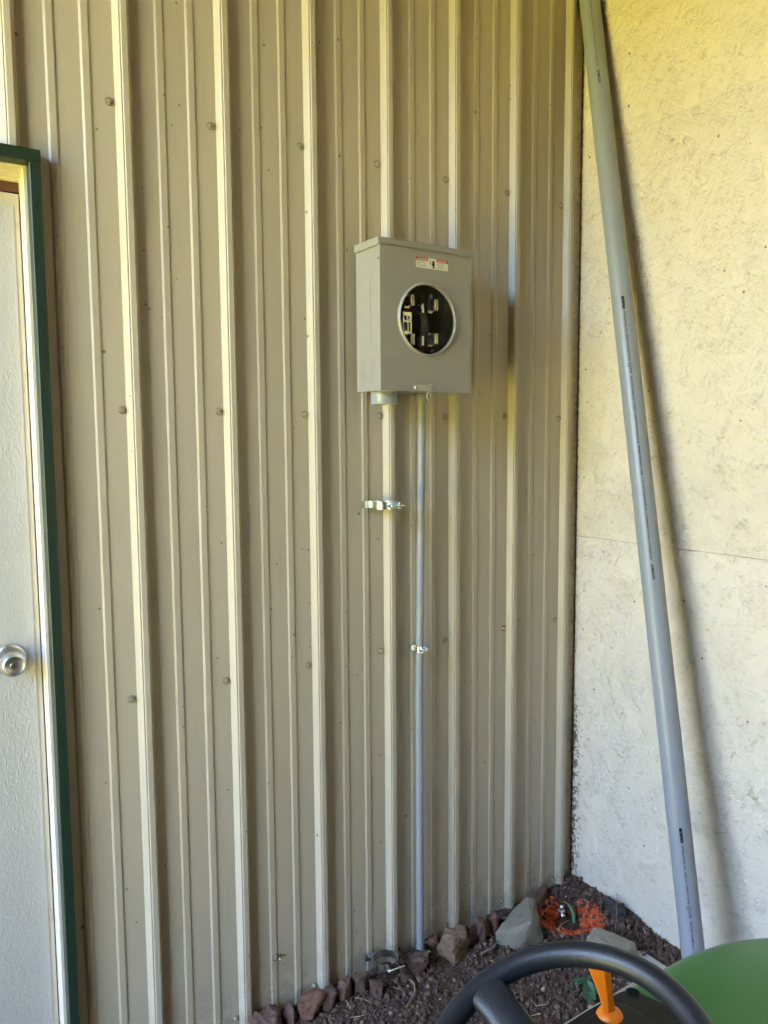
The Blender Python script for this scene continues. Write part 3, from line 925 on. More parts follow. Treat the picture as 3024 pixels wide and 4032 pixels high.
# shock pictogram: hand with fingers and a lightning line
bm = bmesh.new()
hx, hz = (b1 + b2) / 2 + 0.0035, (SZ0 + SZ1) / 2 - 0.002
for k, (dx, h) in enumerate(((-0.0042, 0.0075), (-0.0022, 0.0098), (0.0, 0.0102), (0.0021, 0.0090))):
    bbox(bm, hx + dx - 0.0008, hx + dx + 0.0008, BY1 - 0.0008, BY1 - 0.0005, hz, hz + h)
bbox(bm, hx - 0.0052, hx + 0.0031, BY1 - 0.0009, BY1 - 0.0006, hz - 0.0030, hz + 0.0020)
bbox(bm, hx - 0.0030, hx + 0.0026, BY1 - 0.00085, BY1 - 0.00055, hz - 0.0090, hz - 0.0036)
for (ax_, az, bx_, bz) in ((-0.0125, 0.009, -0.0098, 0.0058), (-0.0098, 0.0058, -0.0108, 0.0015), (-0.0108, 0.0015, -0.0084, -0.001)):
    p, q = Vector((ax_, 0, az)), Vector((bx_, 0, bz)); d = (q - p).normalized() * 0.0009; nrm = Vector((-d.z, 0, d.x))
    f = [bm.verts.new((hx + c.x, BY1 - 0.0008, hz + c.z)) for c in (p + nrm, p - nrm, q - nrm, q + nrm)]
    bm.faces.new(f)
put(link('shock_symbol', bm_mesh('shock_symbol', bm), M['ink']), stk)
# latch hasp at the foot of the cover
bm = bmesh.new()
bbox(bm, -0.6640, -0.6140, BY1 - 0.0046, BY1 - 0.0030, 0.0575, 0.0735, 0.0004)
bbox(bm, -0.6300, -0.6120, BY1 - 0.0085, BY1 - 0.0040, 0.0735, 0.0760, 0.0006)
la = put(link('latch', bm_mesh('latch', bm), M['latch']), mb)
me = lathe_mesh('latch_end', [(0.0001, 0.0046), (0.0078, 0.0046), (0.0080, 0.0030)], 28, (0, -1, 0), (-0.6640, BY1, 0.0655))
put(link('latch_end', me, M['latch']), la)
me = lathe_mesh('rivet', [(0.0001, 0.0075), (0.0025, 0.0070), (0.0036, 0.0046)], 18, (0, -1, 0), (-0.6640, BY1, 0.0655))
put(link('rivet', me, M['zinc']), la)
me = tube_mesh('seal_loop', [(-0.6235 + 0.0062 * math.cos(t), BY1 - 0.0065, 0.0455 + 0.0090 * math.sin(t)) for t in [2 * PI * k / 24 for k in range(25)]], 0.0016, 8, False)
put(link('seal_loop', me, M['latch']), la)
put(box('latch_pin', -0.6390, -0.6060, BY1 - 0.0090, BY1 - 0.0060, 0.0556, 0.0580, M['zinc_dull'], None, 0.0005), la)
# innards: black blocks with tinned jaws
def jaw(x, z, w=0.0135, h=0.028, y=-0.108):
    bm = bmesh.new()
    for s in (-1, 1):
        cx = x + s * w * 0.27
        bbox(bm, cx - w * 0.20, cx + w * 0.20, y - 0.016, y + 0.012, z - h / 2, z + h / 2, 0.0022)
    bbox(bm, x - w * 0.5, x + w * 0.5, y + 0.010, y + 0.014, z - h / 2 - 0.003, z + h / 2 + 0.003)
    me = bm_mesh('jaw', bm); smooth_by_angle(me, 40)
    return put(link('jaw', me, M['tin']), mb)
bl = put(box('insulator_block', -0.683, -0.647, -0.082, -0.03, 0.160, 0.322, M['inner_black'], None, 0.003), mb)
put(box('insulator_block', -0.608, -0.572, -0.082, -0.03, 0.160, 0.322, M['inner_black'], None, 0.003), mb)
for (x, z) in ((-0.662, 0.289), (-0.662, 0.190), (-0.586, 0.283), (-0.586, 0.196)):
    jaw(x, z)
for (x, z) in ((-0.612, 0.276), (-0.612, 0.192)):
    put(box('lug_bar', x - 0.004, x + 0.004, -0.100, -0.08, z - 0.012, z + 0.012, M['tin'], None, 0.001), mb)
fr = bmesh.new()
for a in ((-0.6745, -0.6715, 0.206, 0.262), (-0.6505, -0.6475, 0.190, 0.262), (-0.6715, -0.6505, 0.252, 0.262), (-0.6715, -0.6505, 0.236, 0.241), (-0.6715, -0.6505, 0.206, 0.213), (-0.6600, -0.6570, 0.213, 0.236)):
    bbox(fr, a[0], a[1], -0.098, -0.086, a[2], a[3])
put(link('neutral_frame', bm_mesh('neutral_frame', fr), M['tin']), mb)
for (x, z) in ((-0.6605, 0.2475), (-0.6510, 0.2040), (-0.586, 0.3080), (-0.583, 0.1660)):
    me = lathe_mesh('lug_screw', [(0.0001, 0.002), (0.0035, 0.002), (0.0040, 0.006), (0.0062, 0.006), (0.0066, 0.0)], 20, (0, -1, 0), (x, -0.096, z))
    put(link('lug_screw', me, M['zinc']), mb)
put(box('red_tag', -0.617, -0.604, -0.090, -0.086, 0.156, 0.168, M['red']), mb)
# hub left open at the bottom and the small box adapter
hub = lathe_mesh('hub', [(0.0290, 0.0), (0.0345, 0.0), (0.0345, 0.0325), (0.0338, 0.0335), (0.0302, 0.0335), (0.0296, 0.0320), (0.0290, 0.0)], 56, (0, 0, -1), (-0.7215, -0.0775, BZ0 + 0.0002), ang=45)
tag(link('pipe_hub', hub, M['pvc']), 'short wide grey plastic pipe hub under the meter box', 'pipe fitting')

# ------------------------------------------------------------------ thin conduit from the box to the soil
con = empty('conduit', (-0.575, -0.03, -1.60), 'thin grey plastic conduit running down from the meter box to the soil', 'conduit')
pts = [(-0.5755, -0.0450, 0.0560), (-0.5755, -0.0445, 0.0)]
for k in range(1, 9):
    z = -k * 0.2
    y = -0.0445 + 0.0145 * min(1, k / 4.0)
    x = -0.5758
    pts.append((x, y, z))
pts.append((-0.5770, -0.0300, -1.68))
put(link('pipe', tube_mesh('pipe', pts, 0.0108, 28), M['conduit']), con)
cp = lathe_mesh('coupling', [(0.0108, 0.0), (0.0135, 0.0), (0.0137, 0.001), (0.0137, 0.0260), (0.0132, 0.0270), (0.0108, 0.0272)], 36, (0, 0, -1), (-0.5755, -0.0450, BZ0 - 0.0005), ang=45)
put(link('coupling', cp, M['conduit']), con)

# ------------------------------------------------------------------ strut style pipe hangers
def hanger(name, x, y, z, r, wdt, label, group, tiltx=0.0, stretch=1.0, wall_y=-0.0005, rz=0.0):
    t = empty(name, (x, y, z), label, 'pipe clamp', group, (tiltx, 0, rz))
    th = 0.0011
    n = 40
    gap = R(34)
    ring = []
    for k in range(n + 1):
        a = -PI / 2 + gap / 2 + (2 * PI - gap) * k / n
        ring.append((r * math.cos(a), r * math.sin(a)))
    # ears run towards -y from both ring ends
    e = 0.015 if r < 0.02 else 0.026
    l = ring[-1]; rr = ring[0]
    path = [(l[0] - 0.004, l[1] - e), (l[0] - 0.003, l[1] - e * 0.35)] + [(px, py) for px, py in ring[::-1]] + [(rr[0] + 0.003, rr[1] - e * 0.35), (rr[0] + 0.004, rr[1] - e)]
    vs, fs = [], []
    m = len(path)
    for i, (px, py) in enumerate(path):
        a = Vector(path[max(i - 1, 0)]); b = Vector(path[min(i + 1, m - 1)])
        d = (b - a).normalized(); nn = Vector((-d.y, d.x)) * th / 2
        for s in (1, -1):
            for zz in (-wdt / 2, wdt / 2):
                vs.append((px + s * nn.x, py + s * nn.y, zz))
    for i in range(m - 1):
        a, b = i * 4, (i + 1) * 4
        for q in ((0, 1), (1, 3), (3, 2), (2, 0)):
            fs.append((a + q[0], a + q[1], b + q[1], b + q[0]))
    fs.append((0, 1, 3, 2)); c = (m - 1) * 4; fs.append((c, c + 2, c + 3, c + 1))
    me = mesh_from('strap', vs, fs)
    bm = bmesh.new(); bm.from_mesh(me); bmesh.ops.recalc_face_normals(bm, faces=bm.faces); bm.to_mesh(me); bm.free()
    smooth_by_angle(me, 40)
    link('strap', me, M['zinc'], t)
    # foot: flat tab against the wall and neck to the ring
    bm = bmesh.new()
    yw = wall_y - y
    fw = min(0.020, r * 0.9 + 0.006)
    yp = min(yw - 0.0002, r + 0.0048)
    bbox(bm, -r - 0.0060, -r * 0.1, yp - 0.0016, yp, -wdt / 2, wdt / 2, 0.0005)
    if yw - yp > 0.003:
        bbox(bm, -r - 0.0060, -r - 0.0046, yp + 0.0001, yw - 0.0002, -wdt / 2, wdt / 2)
        bbox(bm, -r * 0.1 - 0.0014, -r * 0.1, yp + 0.0001, yw - 0.0002, -wdt / 2, wdt / 2)
    bbox(bm, -r * 0.55 - 0.0007, -r * 0.55 + 0.0007, r * 0.80, yp - 0.0017, -wdt / 2 * 0.98, wdt / 2 * 0.98)
    me = bm_mesh('foot', bm)
    link('foot', me, M['zinc'], t)
    # bolt across the ears, head, nut
    yb = l[1] - e * 0.62
    br = 0.0022 if r > 0.02 else 0.0018
    xl, xr = l[0] - 0.004, rr[0] + 0.004
    ext = 0.020 if r > 0.02 else 0.013
    me = tube_mesh('bolt', [(xl - 0.003, yb, 0), (xr + ext, yb, 0)], br, 12)
    bo = link('bolt', me, M['zinc'], t)
    me = lathe_mesh('bolt_head', [(0.0001, 0.003), (br * 1.6, 0.0026), (br * 2.1, 0.0008), (br * 2.1, 0.0)], 16, (-1, 0, 0), (xl - 0.0006, yb, 0))
    link('bolt_head', me, M['zinc'], bo)
    me = tube_mesh('nut', [(xr + 0.0006, yb, 0), (xr + 0.0040, yb, 0)], br * 1.9, 6, smooth=False)
    link('nut', me, M['zinc'], bo)
    return t
hg = 'zinc pipe clamps on the steel wall'
hanger('pipe_clamp', -0.7085, -0.0540, -0.2400, 0.0315, 0.0195, 'large empty zinc pipe clamp halfway up the wall below the pipe hub', hg)
hanger('pipe_clamp', -0.7180, -0.0580, -1.5230, 0.0365, 0.0195, 'large empty zinc pipe clamp hanging askew just above the soil', hg, tiltx=-0.10, rz=-0.12)
hanger('pipe_clamp', -0.5760, -0.0326, -0.6570, 0.0124, 0.0165, 'small zinc clamp gripping the thin conduit at mid height', hg, rz=-0.05)
hanger('pipe_clamp', -0.5762, -0.0300, -1.5640, 0.0124, 0.0165, 'small zinc clamp gripping the thin conduit where it enters the soil', hg, tiltx=-0.05)

# ------------------------------------------------------------------ long leaning pvc pipe
A0 = Vector((-0.0300, -0.3206, 0.0)); AB = Vector((0.0628, 0.2091, 1.0))
ax = AB.normalized()
zt_, zb_ = 1.345, -1.60
pipe = empty('leaning_pipe', A0 + AB * zb_, 'long thick grey plastic conduit pipe leaning in the corner', 'pipe')
PR = 0.0302
ptop, pbot = A0 + AB * zt_, A0 + AB * zb_
L = (ptop - pbot).length
pm = lathe_mesh('tube', [(0.0265, 0.0), (0.0302, 0.0)] + [(PR, L * k / 20) for k in range(1, 20)] + [(PR, L - 0.0015), (PR - 0.0012, L), (0.0265, L), (0.0262, L - 0.002), (0.0262, L - 0.4), (0.0265, 0.0)], 72, ax, pbot, ang=40)
put(link('tube', pm, M['pvc']), pipe)
cd = Vector((-0.787, -0.5921, 0.1732)); cd = (cd - ax * cd.dot(ax)).normalized()
# turn the printed line slightly to the far side
side_v = ax.cross(cd).normalized()
def on_pipe(name, V, F, z_start, ang, mat, parent):
    """text runs down the pipe; letter tops point to the right of the viewer"""
    p0 = A0 + AB * z_start
    vs = []
    for v in V:
        a = ang + v.y / PR
        vs.append(p0 - ax * v.x + (cd * math.cos(a) + side_v * math.sin(a)) * (PR + 0.00035))
    me = mesh_from(name, vs, F)
    return put(link(name, me, mat), parent)
TA = 0.06
def logo(z):
    V, F = text_mesh('ammo', 0.0140, 2.6)
    xs = [v.x for v in V]; k = 0.0385 / (max(xs) - min(xs)); x0 = min(xs)
    V = [Vector(((v.x - x0) * k, v.y - 0.003, 0)) for v in V]
    on_pipe('logo', V, F, z, TA, M['ink'], pipe)
def line(txt, z0, z1, size=0.0066, mat='ink_faint', bold=False):
    V, F = text_mesh(txt, size, bold)
    xs = [v.x for v in V]; lz = (z0 - z1) * AB.length; k = lz / (max(xs) - min(xs)); x0 = min(xs)
    V = [Vector(((v.x - x0) * k, v.y - 0.002, 0)) for v in V]
    on_pipe('printed_line', V, F, z0, TA, M[mat], pipe)
def ul(z):
    n = 24
    V = []; F = []
    for k in range(n):
        t = 2 * PI * k / n
        V.append(Vector((0.0052 * math.cos(t), 0.0052 * math.sin(t), 0))); V.append(Vector((0.0064 * math.cos(t), 0.0064 * math.sin(t), 0)))
    for k in range(n):
        a = 2 * k; b = 2 * ((k + 1) % n)
        F.append((a, a + 1, b + 1, b))
    on_pipe('mark_ring', V, F, z, TA, M['ink'], pipe)
    V, F = text_mesh('UL', 0.0058, True)
    V = [Vector((v.x - 0.0038, v.y - 0.002, 0)) for v in V]
    on_pipe('mark_letters', V, F, z, TA, M['ink'], pipe)
T1 = 'INTERNATIONAL, INC - RIGID PVC CONDUIT SCH 80'
T2 = 'E469 RIGID NONMETALLIC CONDUIT UNDERGROUND (SCHEDULE 80) - MINIMUM THICKNESS 5.54 MM - 2" 10 FT FOR UNDERGROUND USE - LOT:3000000004273 240206 16:14:53 MADE IN PA'
for zs in (0.330, -1.097):
    logo(zs)
    line(T1, zs - 0.044, zs - 0.187, 0.0072, 'ink_faint', True)
    ul(zs - 0.197)
    line('LISTED', zs - 0.205, zs - 0.221, 0.0078, 'ink', True)
    if zs > 0:
        line(T2, zs - 0.229, zs - 0.735, 0.0072, 'ink_faint', True)
        line('JZM80200', zs - 0.747, zs - 0.788, 0.0100, 'ink', True)
    else:
        line(T2[:60], zs - 0.229, zs - 0.42, 0.0072, 'ink_faint', True)
line('(SCHEDULE 80) - MINIMUM THICKNESS 5.54 MM - 2" 10 FT FOR UNDERGROUND USE MADE IN PA', 1.27, 1.022)
line('JZM80200', 1.010, 0.969, 0.0100, 'ink_faint', True)

# ------------------------------------------------------------------ rocks
def rock_mesh(pts, seed, rough=0.006, cuts=2, bev=0.006):
    bm = bmesh.new()
    for p in pts: bm.verts.new(p)
    r = bmesh.ops.convex_hull(bm, input=bm.verts)
    bmesh.ops.delete(bm, geom=list({g for g in r['geom_interior'] + r['geom_unused'] if isinstance(g, bmesh.types.BMVert)}), context='VERTS')
    bmesh.ops.dissolve_limit(bm, angle_limit=R(8), verts=bm.verts, edges=bm.edges)
    bmesh.ops.bevel(bm, geom=list(bm.edges), offset=bev, segments=2, profile=0.6, affect='EDGES')
    bmesh.ops.triangulate(bm, faces=bm.faces)
    for _ in range(cuts + 1):
        le = [e for e in bm.edges if e.calc_length() > 0.0065]
        if not le: break
        bmesh.ops.subdivide_edges(bm, edges=le, cuts=1)
        bmesh.ops.triangulate(bm, faces=bm.faces)
    bm.normal_update()
    off = Vector((seed * 3.1, seed * 1.7, seed * 0.9))
    for v in bm.verts:
        d = noise.noise(v.co * 32 + off) * rough * 1.2 + noise.noise(v.co * 90 + off) * rough * 0.7 + noise.noise(v.co * 210 + off) * rough * 0.30 + noise.noise(v.co * 14 + off) * rough
        v.co += v.normal * d
    me = bm_mesh('rock', bm)
    return smooth_by_angle(me, 32)

def rock(x, y, sx, sy, sz, seed, mat, label, group=None, name='rock', rz=0.0, sink=0.25, zb=None, n=13, lean=0.0):
    r = random.Random(seed)
    pts = []
    for _ in range(n):
        v = Vector((r.gauss(0, 1), r.gauss(0, 1), r.gauss(0, 1))).normalized()
        v = Vector((max(-.82, min(.82, v.x * 1.15)), max(-.82, min(.82, v.y * 1.15)), max(-.75, min(.75, v.z * 1.2))))
        pts.append(Vector((v.x * sx / 1.64, v.y * sy / 1.64, v.z * sz / 1.5)))
    me = rock_mesh(pts, seed, rough=0.085 * (sx + sy) / 2, bev=0.07 * min(sx, sy, sz))
    o = link(name, me, mat)
    z0 = (ground_z(x, y) if zb is None else zb) + sz * (0.5 - sink)
    o.location = (x, y, z0)
    o.rotation_euler = (lean, r.uniform(-.1, .1), rz)
    return tag(o, label, 'rock', group)
RG = 'rocks lining the foot of the steel wall'
rock(-1.068, -0.034, 0.088, 0.060, 0.060, 11, M['red_rock'], 'dark red broad rock at the bottom edge of the picture, first in the row', RG)
rock(-1.004, -0.042, 0.042, 0.042, 0.058, 12, M['red_rock'], 'brown pointed rock second in the row along the wall', RG, rz=0.5)
rock(-0.948, -0.046, 0.076, 0.052, 0.066, 13, M['rust_rock'], 'wide rust red wedge shaped rock beside the bottom of a rib', RG, rz=0.4)
rock(-0.900, -0.055, 0.040, 0.040, 0.068, 14, M['red_rock'], 'narrow upright rock close to the wide rust red one', RG)
rock(-0.846, -0.046, 0.052, 0.050, 0.070, 15, M['red_rock'], 'greyish red block with a squared top third from the big clamp', RG, rz=0.3)
rock(-0.798, -0.050, 0.046, 0.042, 0.066, 16, M['red_rock'], 'small dark red rock behind the flat brown one', RG, rz=0.8)
rock(-0.774, -0.088, 0.060, 0.050, 0.054, 17, M['red_rock'], 'flat topped brown rock in front of the row near the big clamp', RG, rz=0.9)
rock(-0.668, -0.078, 0.048, 0.046, 0.044, 18, M['red_rock'], 'low dark rock directly right of the hanging clamp', RG)
rock(-0.625, -0.076, 0.060, 0.060, 0.078, 19, M['red_rock'], 'large smooth brown block leaning below the conduit foot', RG, rz=0.5, lean=0.3)
rock(-0.528, -0.034, 0.050, 0.034, 0.046, 20, M['rust_rock'], 'thin rust brown rock between the conduit foot and the tan boulder', RG)
rock(-0.477, -0.072, 0.098, 0.072, 0.082, 21, M['tan_rock'], 'big rounded tan boulder, the lightest brown rock of the row', RG, rz=0.35, sink=0.20, n=18)
rock(-0.410, -0.052, 0.046, 0.044, 0.074, 22, M['red_rock'], 'dark lumpy rock just past the tan boulder', RG)
rock(-0.365, -0.062, 0.054, 0.046, 0.082, 23, M['red_rock'], 'tall reddish rock in the middle between tan boulder and grey slab', RG, rz=0.3, lean=0.15)
rock(-0.322, -0.060, 0.036, 0.036, 0.084, 24, M['rust_rock'], 'slim brick red rock leaning against the big grey slab', RG, rz=0.1, lean=0.2)
def hull_rock(name, pts, seed, mat, label, group=None, rough=0.004, bev=0.008, z=None):
    c = sum((Vector(p) for p in pts), Vector()) / len(pts)
    me = rock_mesh([Vector(p) - c for p in pts], seed, rough, 3, bev)
    o = link(name, me, mat); o.location = c
    return tag(o, label, 'rock', group)
GR = 'pale slabs beside the orange marked hollow'
hull_rock('rock', [(-0.355, -0.114, -1.545), (-0.345, -0.098, -1.60), (-0.352, -0.128, -1.60), (-0.318, -0.174, -1.60), (-0.324, -0.166, -1.535), (-0.286, -0.194, -1.493), (-0.232, -0.192, -1.60), (-0.238, -0.190, -1.540), (-0.196, -0.085, -1.497), (-0.184, -0.104, -1.500), (-0.175, -0.075, -1.60), (-0.200, -0.052, -1.60), (-0.262, -0.062, -1.555)], 31, M['grey_rock'], 'large angular grey slab standing between the red rocks and the orange hollow', GR, 0.0028, 0.003)
hull_rock('rock', [(-0.103, -0.268, -1.532), (-0.085, -0.292, -1.534), (-0.044, -0.372, -1.545), (-0.052, -0.390, -1.56), (-0.098, -0.388, -1.552), (-0.148, -0.350, -1.54), (-0.150, -0.282, -1.550), (-0.165, -0.300, -1.61), (-0.10, -0.262, -1.61), (-0.035, -0.372, -1.61), (-0.06, -0.405, -1.62), (-0.15, -0.385, -1.62)], 32, M['buff_rock'], 'flat buff slab behind the steering wheel rim, below the orange hollow', GR, 0.003, 0.007)
rock(0.050, -0.228, 0.055, 0.075, 0.075, 33, M['black_rock'], 'black chunk half buried against the strand board', None, rz=0.3, sink=0.35)
hull_rock('rock', [(-0.24, -0.44, -1.60), (-0.14, -0.43, -1.595), (-0.12, -0.50, -1.60), (-0.25, -0.52, -1.61), (-0.24, -0.44, -1.64), (-0.14, -0.43, -1.64), (-0.12, -0.50, -1.64), (-0.25, -0.52, -1.64)], 34, M['pink_rock'], 'flat pinkish stone beside the tractor hood edge', None, 0.003, 0.006)
hull_rock('rock', [(-0.185, -0.052, -1.555), (-0.055, -0.010, -1.545), (-0.050, -0.030, -1.552), (-0.170, -0.080, -1.57), (-0.185, -0.052, -1.61), (-0.055, -0.010, -1.61), (-0.050, -0.030, -1.61), (-0.170, -0.080, -1.61)], 35, M['red_rock'], 'flat dark brown shard wedged behind the orange hollow', None, 0.003, 0.005)
edge = box('concrete_curb', -0.056, -0.014, -1.05, -0.352, -1.66, -1.583, M['concrete'], None, 0.006)
tag(edge, 'pale concrete edging strip in the soil beside the strand board', 'edging')

# ------------------------------------------------------------------ loose soil crumbs (uncountable)
ico = bmesh.new(); bmesh.ops.create_icosphere(ico, subdivisions=1, radius=1.0)
IV = np.array([v.co[:] for v in ico.verts]); IF = np.array([[v.index for v in f.verts] for f in ico.faces]); ico.free()
def crumbs(name, pos, sizes, mat, seed, jitter=0.28, flat=0.7):
    r = np.random.default_rng(seed)
    n = len(pos)
    V = IV[None] * (1 + r.uniform(-jitter, jitter, (n, 12, 1)))
    V = V * r.uniform(0.45, 1.3, (n, 1, 3))
    q = r.normal(size=(n, 4)); q /= np.linalg.norm(q, axis=1)[:, None]
    w, x, y, z = q.T
    Rm = np.stack([np.stack([1 - 2 * (y * y + z * z), 2 * (x * y - z * w), 2 * (x * z + y * w)], -1), np.stack([2 * (x * y + z * w), 1 - 2 * (x * x + z * z), 2 * (y * z - x * w)], -1), np.stack([2 * (x * z - y * w), 2 * (y * z + x * w), 1 - 2 * (x * x + y * y)], -1)], 1)
    V = np.einsum('nij,nkj->nki', Rm, V) * np.asarray(sizes)[:, None, None] + np.asarray(pos)[:, None, :]
    F = (IF[None] + (np.arange(n) * 12)[:, None, None]).reshape(-1, 3)
    V = V.reshape(-1, 3)
    me = bpy.data.meshes.new(name)
    me.vertices.add(len(V)); me.vertices.foreach_set('co', V.ravel())
    me.loops.add(F.size); me.loops.foreach_set('vertex_index', F.ravel())
    me.polygons.add(len(F)); me.polygons.foreach_set('loop_start', np.arange(0, F.size, 3))
    me.update(calc_edges=True); me.validate()
    o = link(name, me, mat)
    return o
rg = random.Random(7)
def in_orange(x, y):
    # sprayed patch: ring round the dug centre, open at the back
    dx, dy = x + 0.09, y + 0.145
    d = math.hypot(dx, dy)
    n_ = noise.noise(Vector((x * 40, y * 40, 5.0))) * 0.026
    if noise.noise(Vector((x * 75, y * 75, 9.0))) > 0.28: return False
    c = math.hypot(x + 0.072, y + 0.150)
    band = 0.046 + n_ < c < 0.106 + n_
    back = (x > -0.035 and y > -0.10)
    return band and not back
P1, S1, P2, S2, P3, S3 = [], [], [], [], [], []
tries = 0
while len(P1) < 30000 and tries < 150000:
    tries += 1
    x = rg.uniform(-1.15, 0.082); y = -abs(rg.uniform(0.004, 1.02))
    if x + 0.9 * y < -1.42: continue
    s = min(0.0105, 0.0020 + rg.expovariate(1 / 0.00165))
    z = ground_z(x, y) + s * rg.uniform(0.0, 0.7)
    if in_orange(x, y) and rg.random() < 0.72:
        P2.append((x, y, z)); S2.append(s * 1.1)
    else:
        P1.append((x, y, z)); S1.append(s)
for _ in range(1900):
    a = rg.uniform(0, 2 * PI); d = rg.uniform(0.03, 0.11)
    x, y = -0.08 + d * math.cos(a), -0.148 + d * math.sin(a)
    if not in_orange(x, y) or y > -0.01 or x > 0.08: continue
    s = rg.uniform(0.0018, 0.0065)
    P2.append((x, y, ground_z(x, y) + s * rg.uniform(0.2, 1.1))); S2.append(s)
for _ in range(420):
    x = rg.uniform(-1.05, 0.07); y = -rg.uniform(0.03, 0.95); s = min(0.0085, 0.0028 + rg.expovariate(1 / 0.0016))
    P3.append((x, y, ground_z(x, y) + s * 0.8)); S3.append(s)
for k in range(700):       # bank of coarse chips along the strand board
    x = GX1 - abs(rg.gauss(0, 0.045)) - 0.004; y = -rg.uniform(0.01, 0.75); s = rg.uniform(0.004, 0.0095)
    P1.append((x, y, ground_z(x, y) + s * rg.uniform(0.3, 1.2))); S1.append(s)
tag(crumbs('soil_crumbs', P1, S1, M['crumb'], 1), 'loose dark brown soil crumbs covering the ground strip', 'soil', kind='stuff')
tag(crumbs('orange_soil', P2, S2, M['orange_crumb'], 2), 'orange spray painted soil crumbs around the hollow in the corner', 'soil', kind='stuff')
tag(crumbs('pale_grit', P3, S3, M['pale_chip'], 3), 'scattered pale grit among the dark soil', 'grit', kind='stuff')
# straw and stem litter
vs, fs = [], []
for k in range(120):
    x = rg.uniform(-1.0, 0.06); y = -rg.uniform(0.03, 0.8); a = rg.uniform(0, PI); l = rg.uniform(0.008, 0.032); w = rg.uniform(0.0004, 0.0010)
    z = ground_z(x, y) + rg.uniform(0.005, 0.012); tz = rg.uniform(-0.15, 0.15) * l
    d = Vector((math.cos(a), math.sin(a), 0)); s = Vector((-d.y, d.x, 0)) * w
    p, q = Vector((x, y, z - tz)) - d * l / 2, Vector((x, y, z + tz)) + d * l / 2
    b = len(vs)
    vs += [p + s, p - s, p + Vector((0, 0, w * 1.6)), q + s, q - s, q + Vector((0, 0, w * 1.6))]
    fs += [(b, b + 1, b + 4, b + 3), (b + 1, b + 2, b + 5, b + 4), (b + 2, b, b + 3, b + 5), (b, b + 2, b + 1), (b + 3, b + 4, b + 5)]
tag(link('straw_litter', mesh_from('straw_litter', vs, fs), M['straw']), 'bits of dry straw scattered over the soil', 'straw', kind='stuff')
# named twigs
def twig(pts, r0, label, mat=None):
    pts = [Vector((x, y, ground_z(x, y) + h)) for x, y, h in pts]
    n = len(pts)
    o = link('twig', tube_mesh('twig', [p for p in pts], [r0 * (1 - 0.5 * i / (n - 1)) for i in range(n)], 7), mat or M['twig'])
    return tag(o, label, 'twig', 'dry twigs on the soil')
twig([(-0.669, -0.106, 0.012), (-0.668, -0.128, 0.012), (-0.682, -0.150, 0.012), (-0.705, -0.166, 0.012), (-0.735, -0.185, 0.010)], 0.0034, 'crooked grey twig lying on the soil below the large hanging clamp')
twig([(-0.834, -0.085, 0.012), (-0.822, -0.105, 0.012), (-0.808, -0.127, 0.011)], 0.0009, 'thin straight twig near the squared greyish red rock', M['straw'])
twig([(-0.879, -0.135, 0.010), (-0.857, -0.146, 0.010), (-0.834, -0.154, 0.010)], 0.0010, 'yellow straw stem on open soil in front of the rust red rock', M['straw'])
twig([(-0.181, -0.199, 0.020), (-0.140, -0.180, 0.030), (-0.096, -0.165, 0.036)], 0.0019, 'pale straw stem lying across the orange hollow', M['straw'])
twig([(-0.43, -0.135, 0.012), (-0.385, -0.135, 0.013), (-0.345, -0.115, 0.013)], 0.0042, 'brown stick lying in front of the tall reddish rock')
twig([(-0.02, -0.285, 0.02), (0.02, -0.255, 0.045), (0.045, -0.235, 0.075)], 0.0013, 'thin bent stem rising beside the black chunk', M['twig'])
twig([(-0.60, -0.40, 0.010), (-0.545, -0.42, 0.011), (-0.50, -0.455, 0.010)], 0.0018, 'long thin stem inside the steering wheel gap', M['twig'])

# ------------------------------------------------------------------ ground rod with clamp and green wire
rod = empty('ground_rod', (-0.072, -0.118, -1.66), 'steel ground rod end with clamp in the orange hollow', 'ground rod')
me = lathe_mesh('rod', [(0.0001, 0.088), (0.004, 0.0875), (0.0072, 0.084), (0.0078, 0.078), (0.0078, 0.0)], 24, (0, 0, 1), (-0.066, -0.106, -1.655))
put(link('rod', me, M['zinc']), rod)
me = lathe_mesh('clamp', [(0.0085, 0.0), (0.0125, 0.001), (0.0130, 0.010), (0.0120, 0.0125), (0.0085, 0.013)], 24, (0, 0, 1), (-0.066, -0.106, -1.595))
cl = put(link('clamp', me, M['zinc']), rod)
me = lathe_mesh('clamp_bolt', [(0.0001, 0.020), (0.0035, 0.0195), (0.0065, 0.017), (0.0070, 0.012), (0.0050, 0.011), (0.0050, 0.0)], 20, (-0.55, -0.80, 0.2), (-0.074, -0.116, -1.589))
put(link('clamp_bolt', me, M['zinc']), cl)
wire = empty('ground_wire', (-0.045, -0.13, -1.62), 'green insulated wire with a bare copper tip beside the ground rod', 'wire')
put(link('insulation', tube_mesh('insulation', [(-0.052, -0.148, -1.610), (-0.044, -0.138, -1.592), (-0.040, -0.124, -1.578), (-0.043, -0.112, -1.568)], 0.0042, 14), M['green_wire']), wire)
put(link('copper_tip', tube_mesh('copper_tip', [(-0.0428, -0.1125, -1.5685), (-0.048, -0.104, -1.564), (-0.056, -0.097, -1.563)], 0.0022, 12), M['copper']), wire)

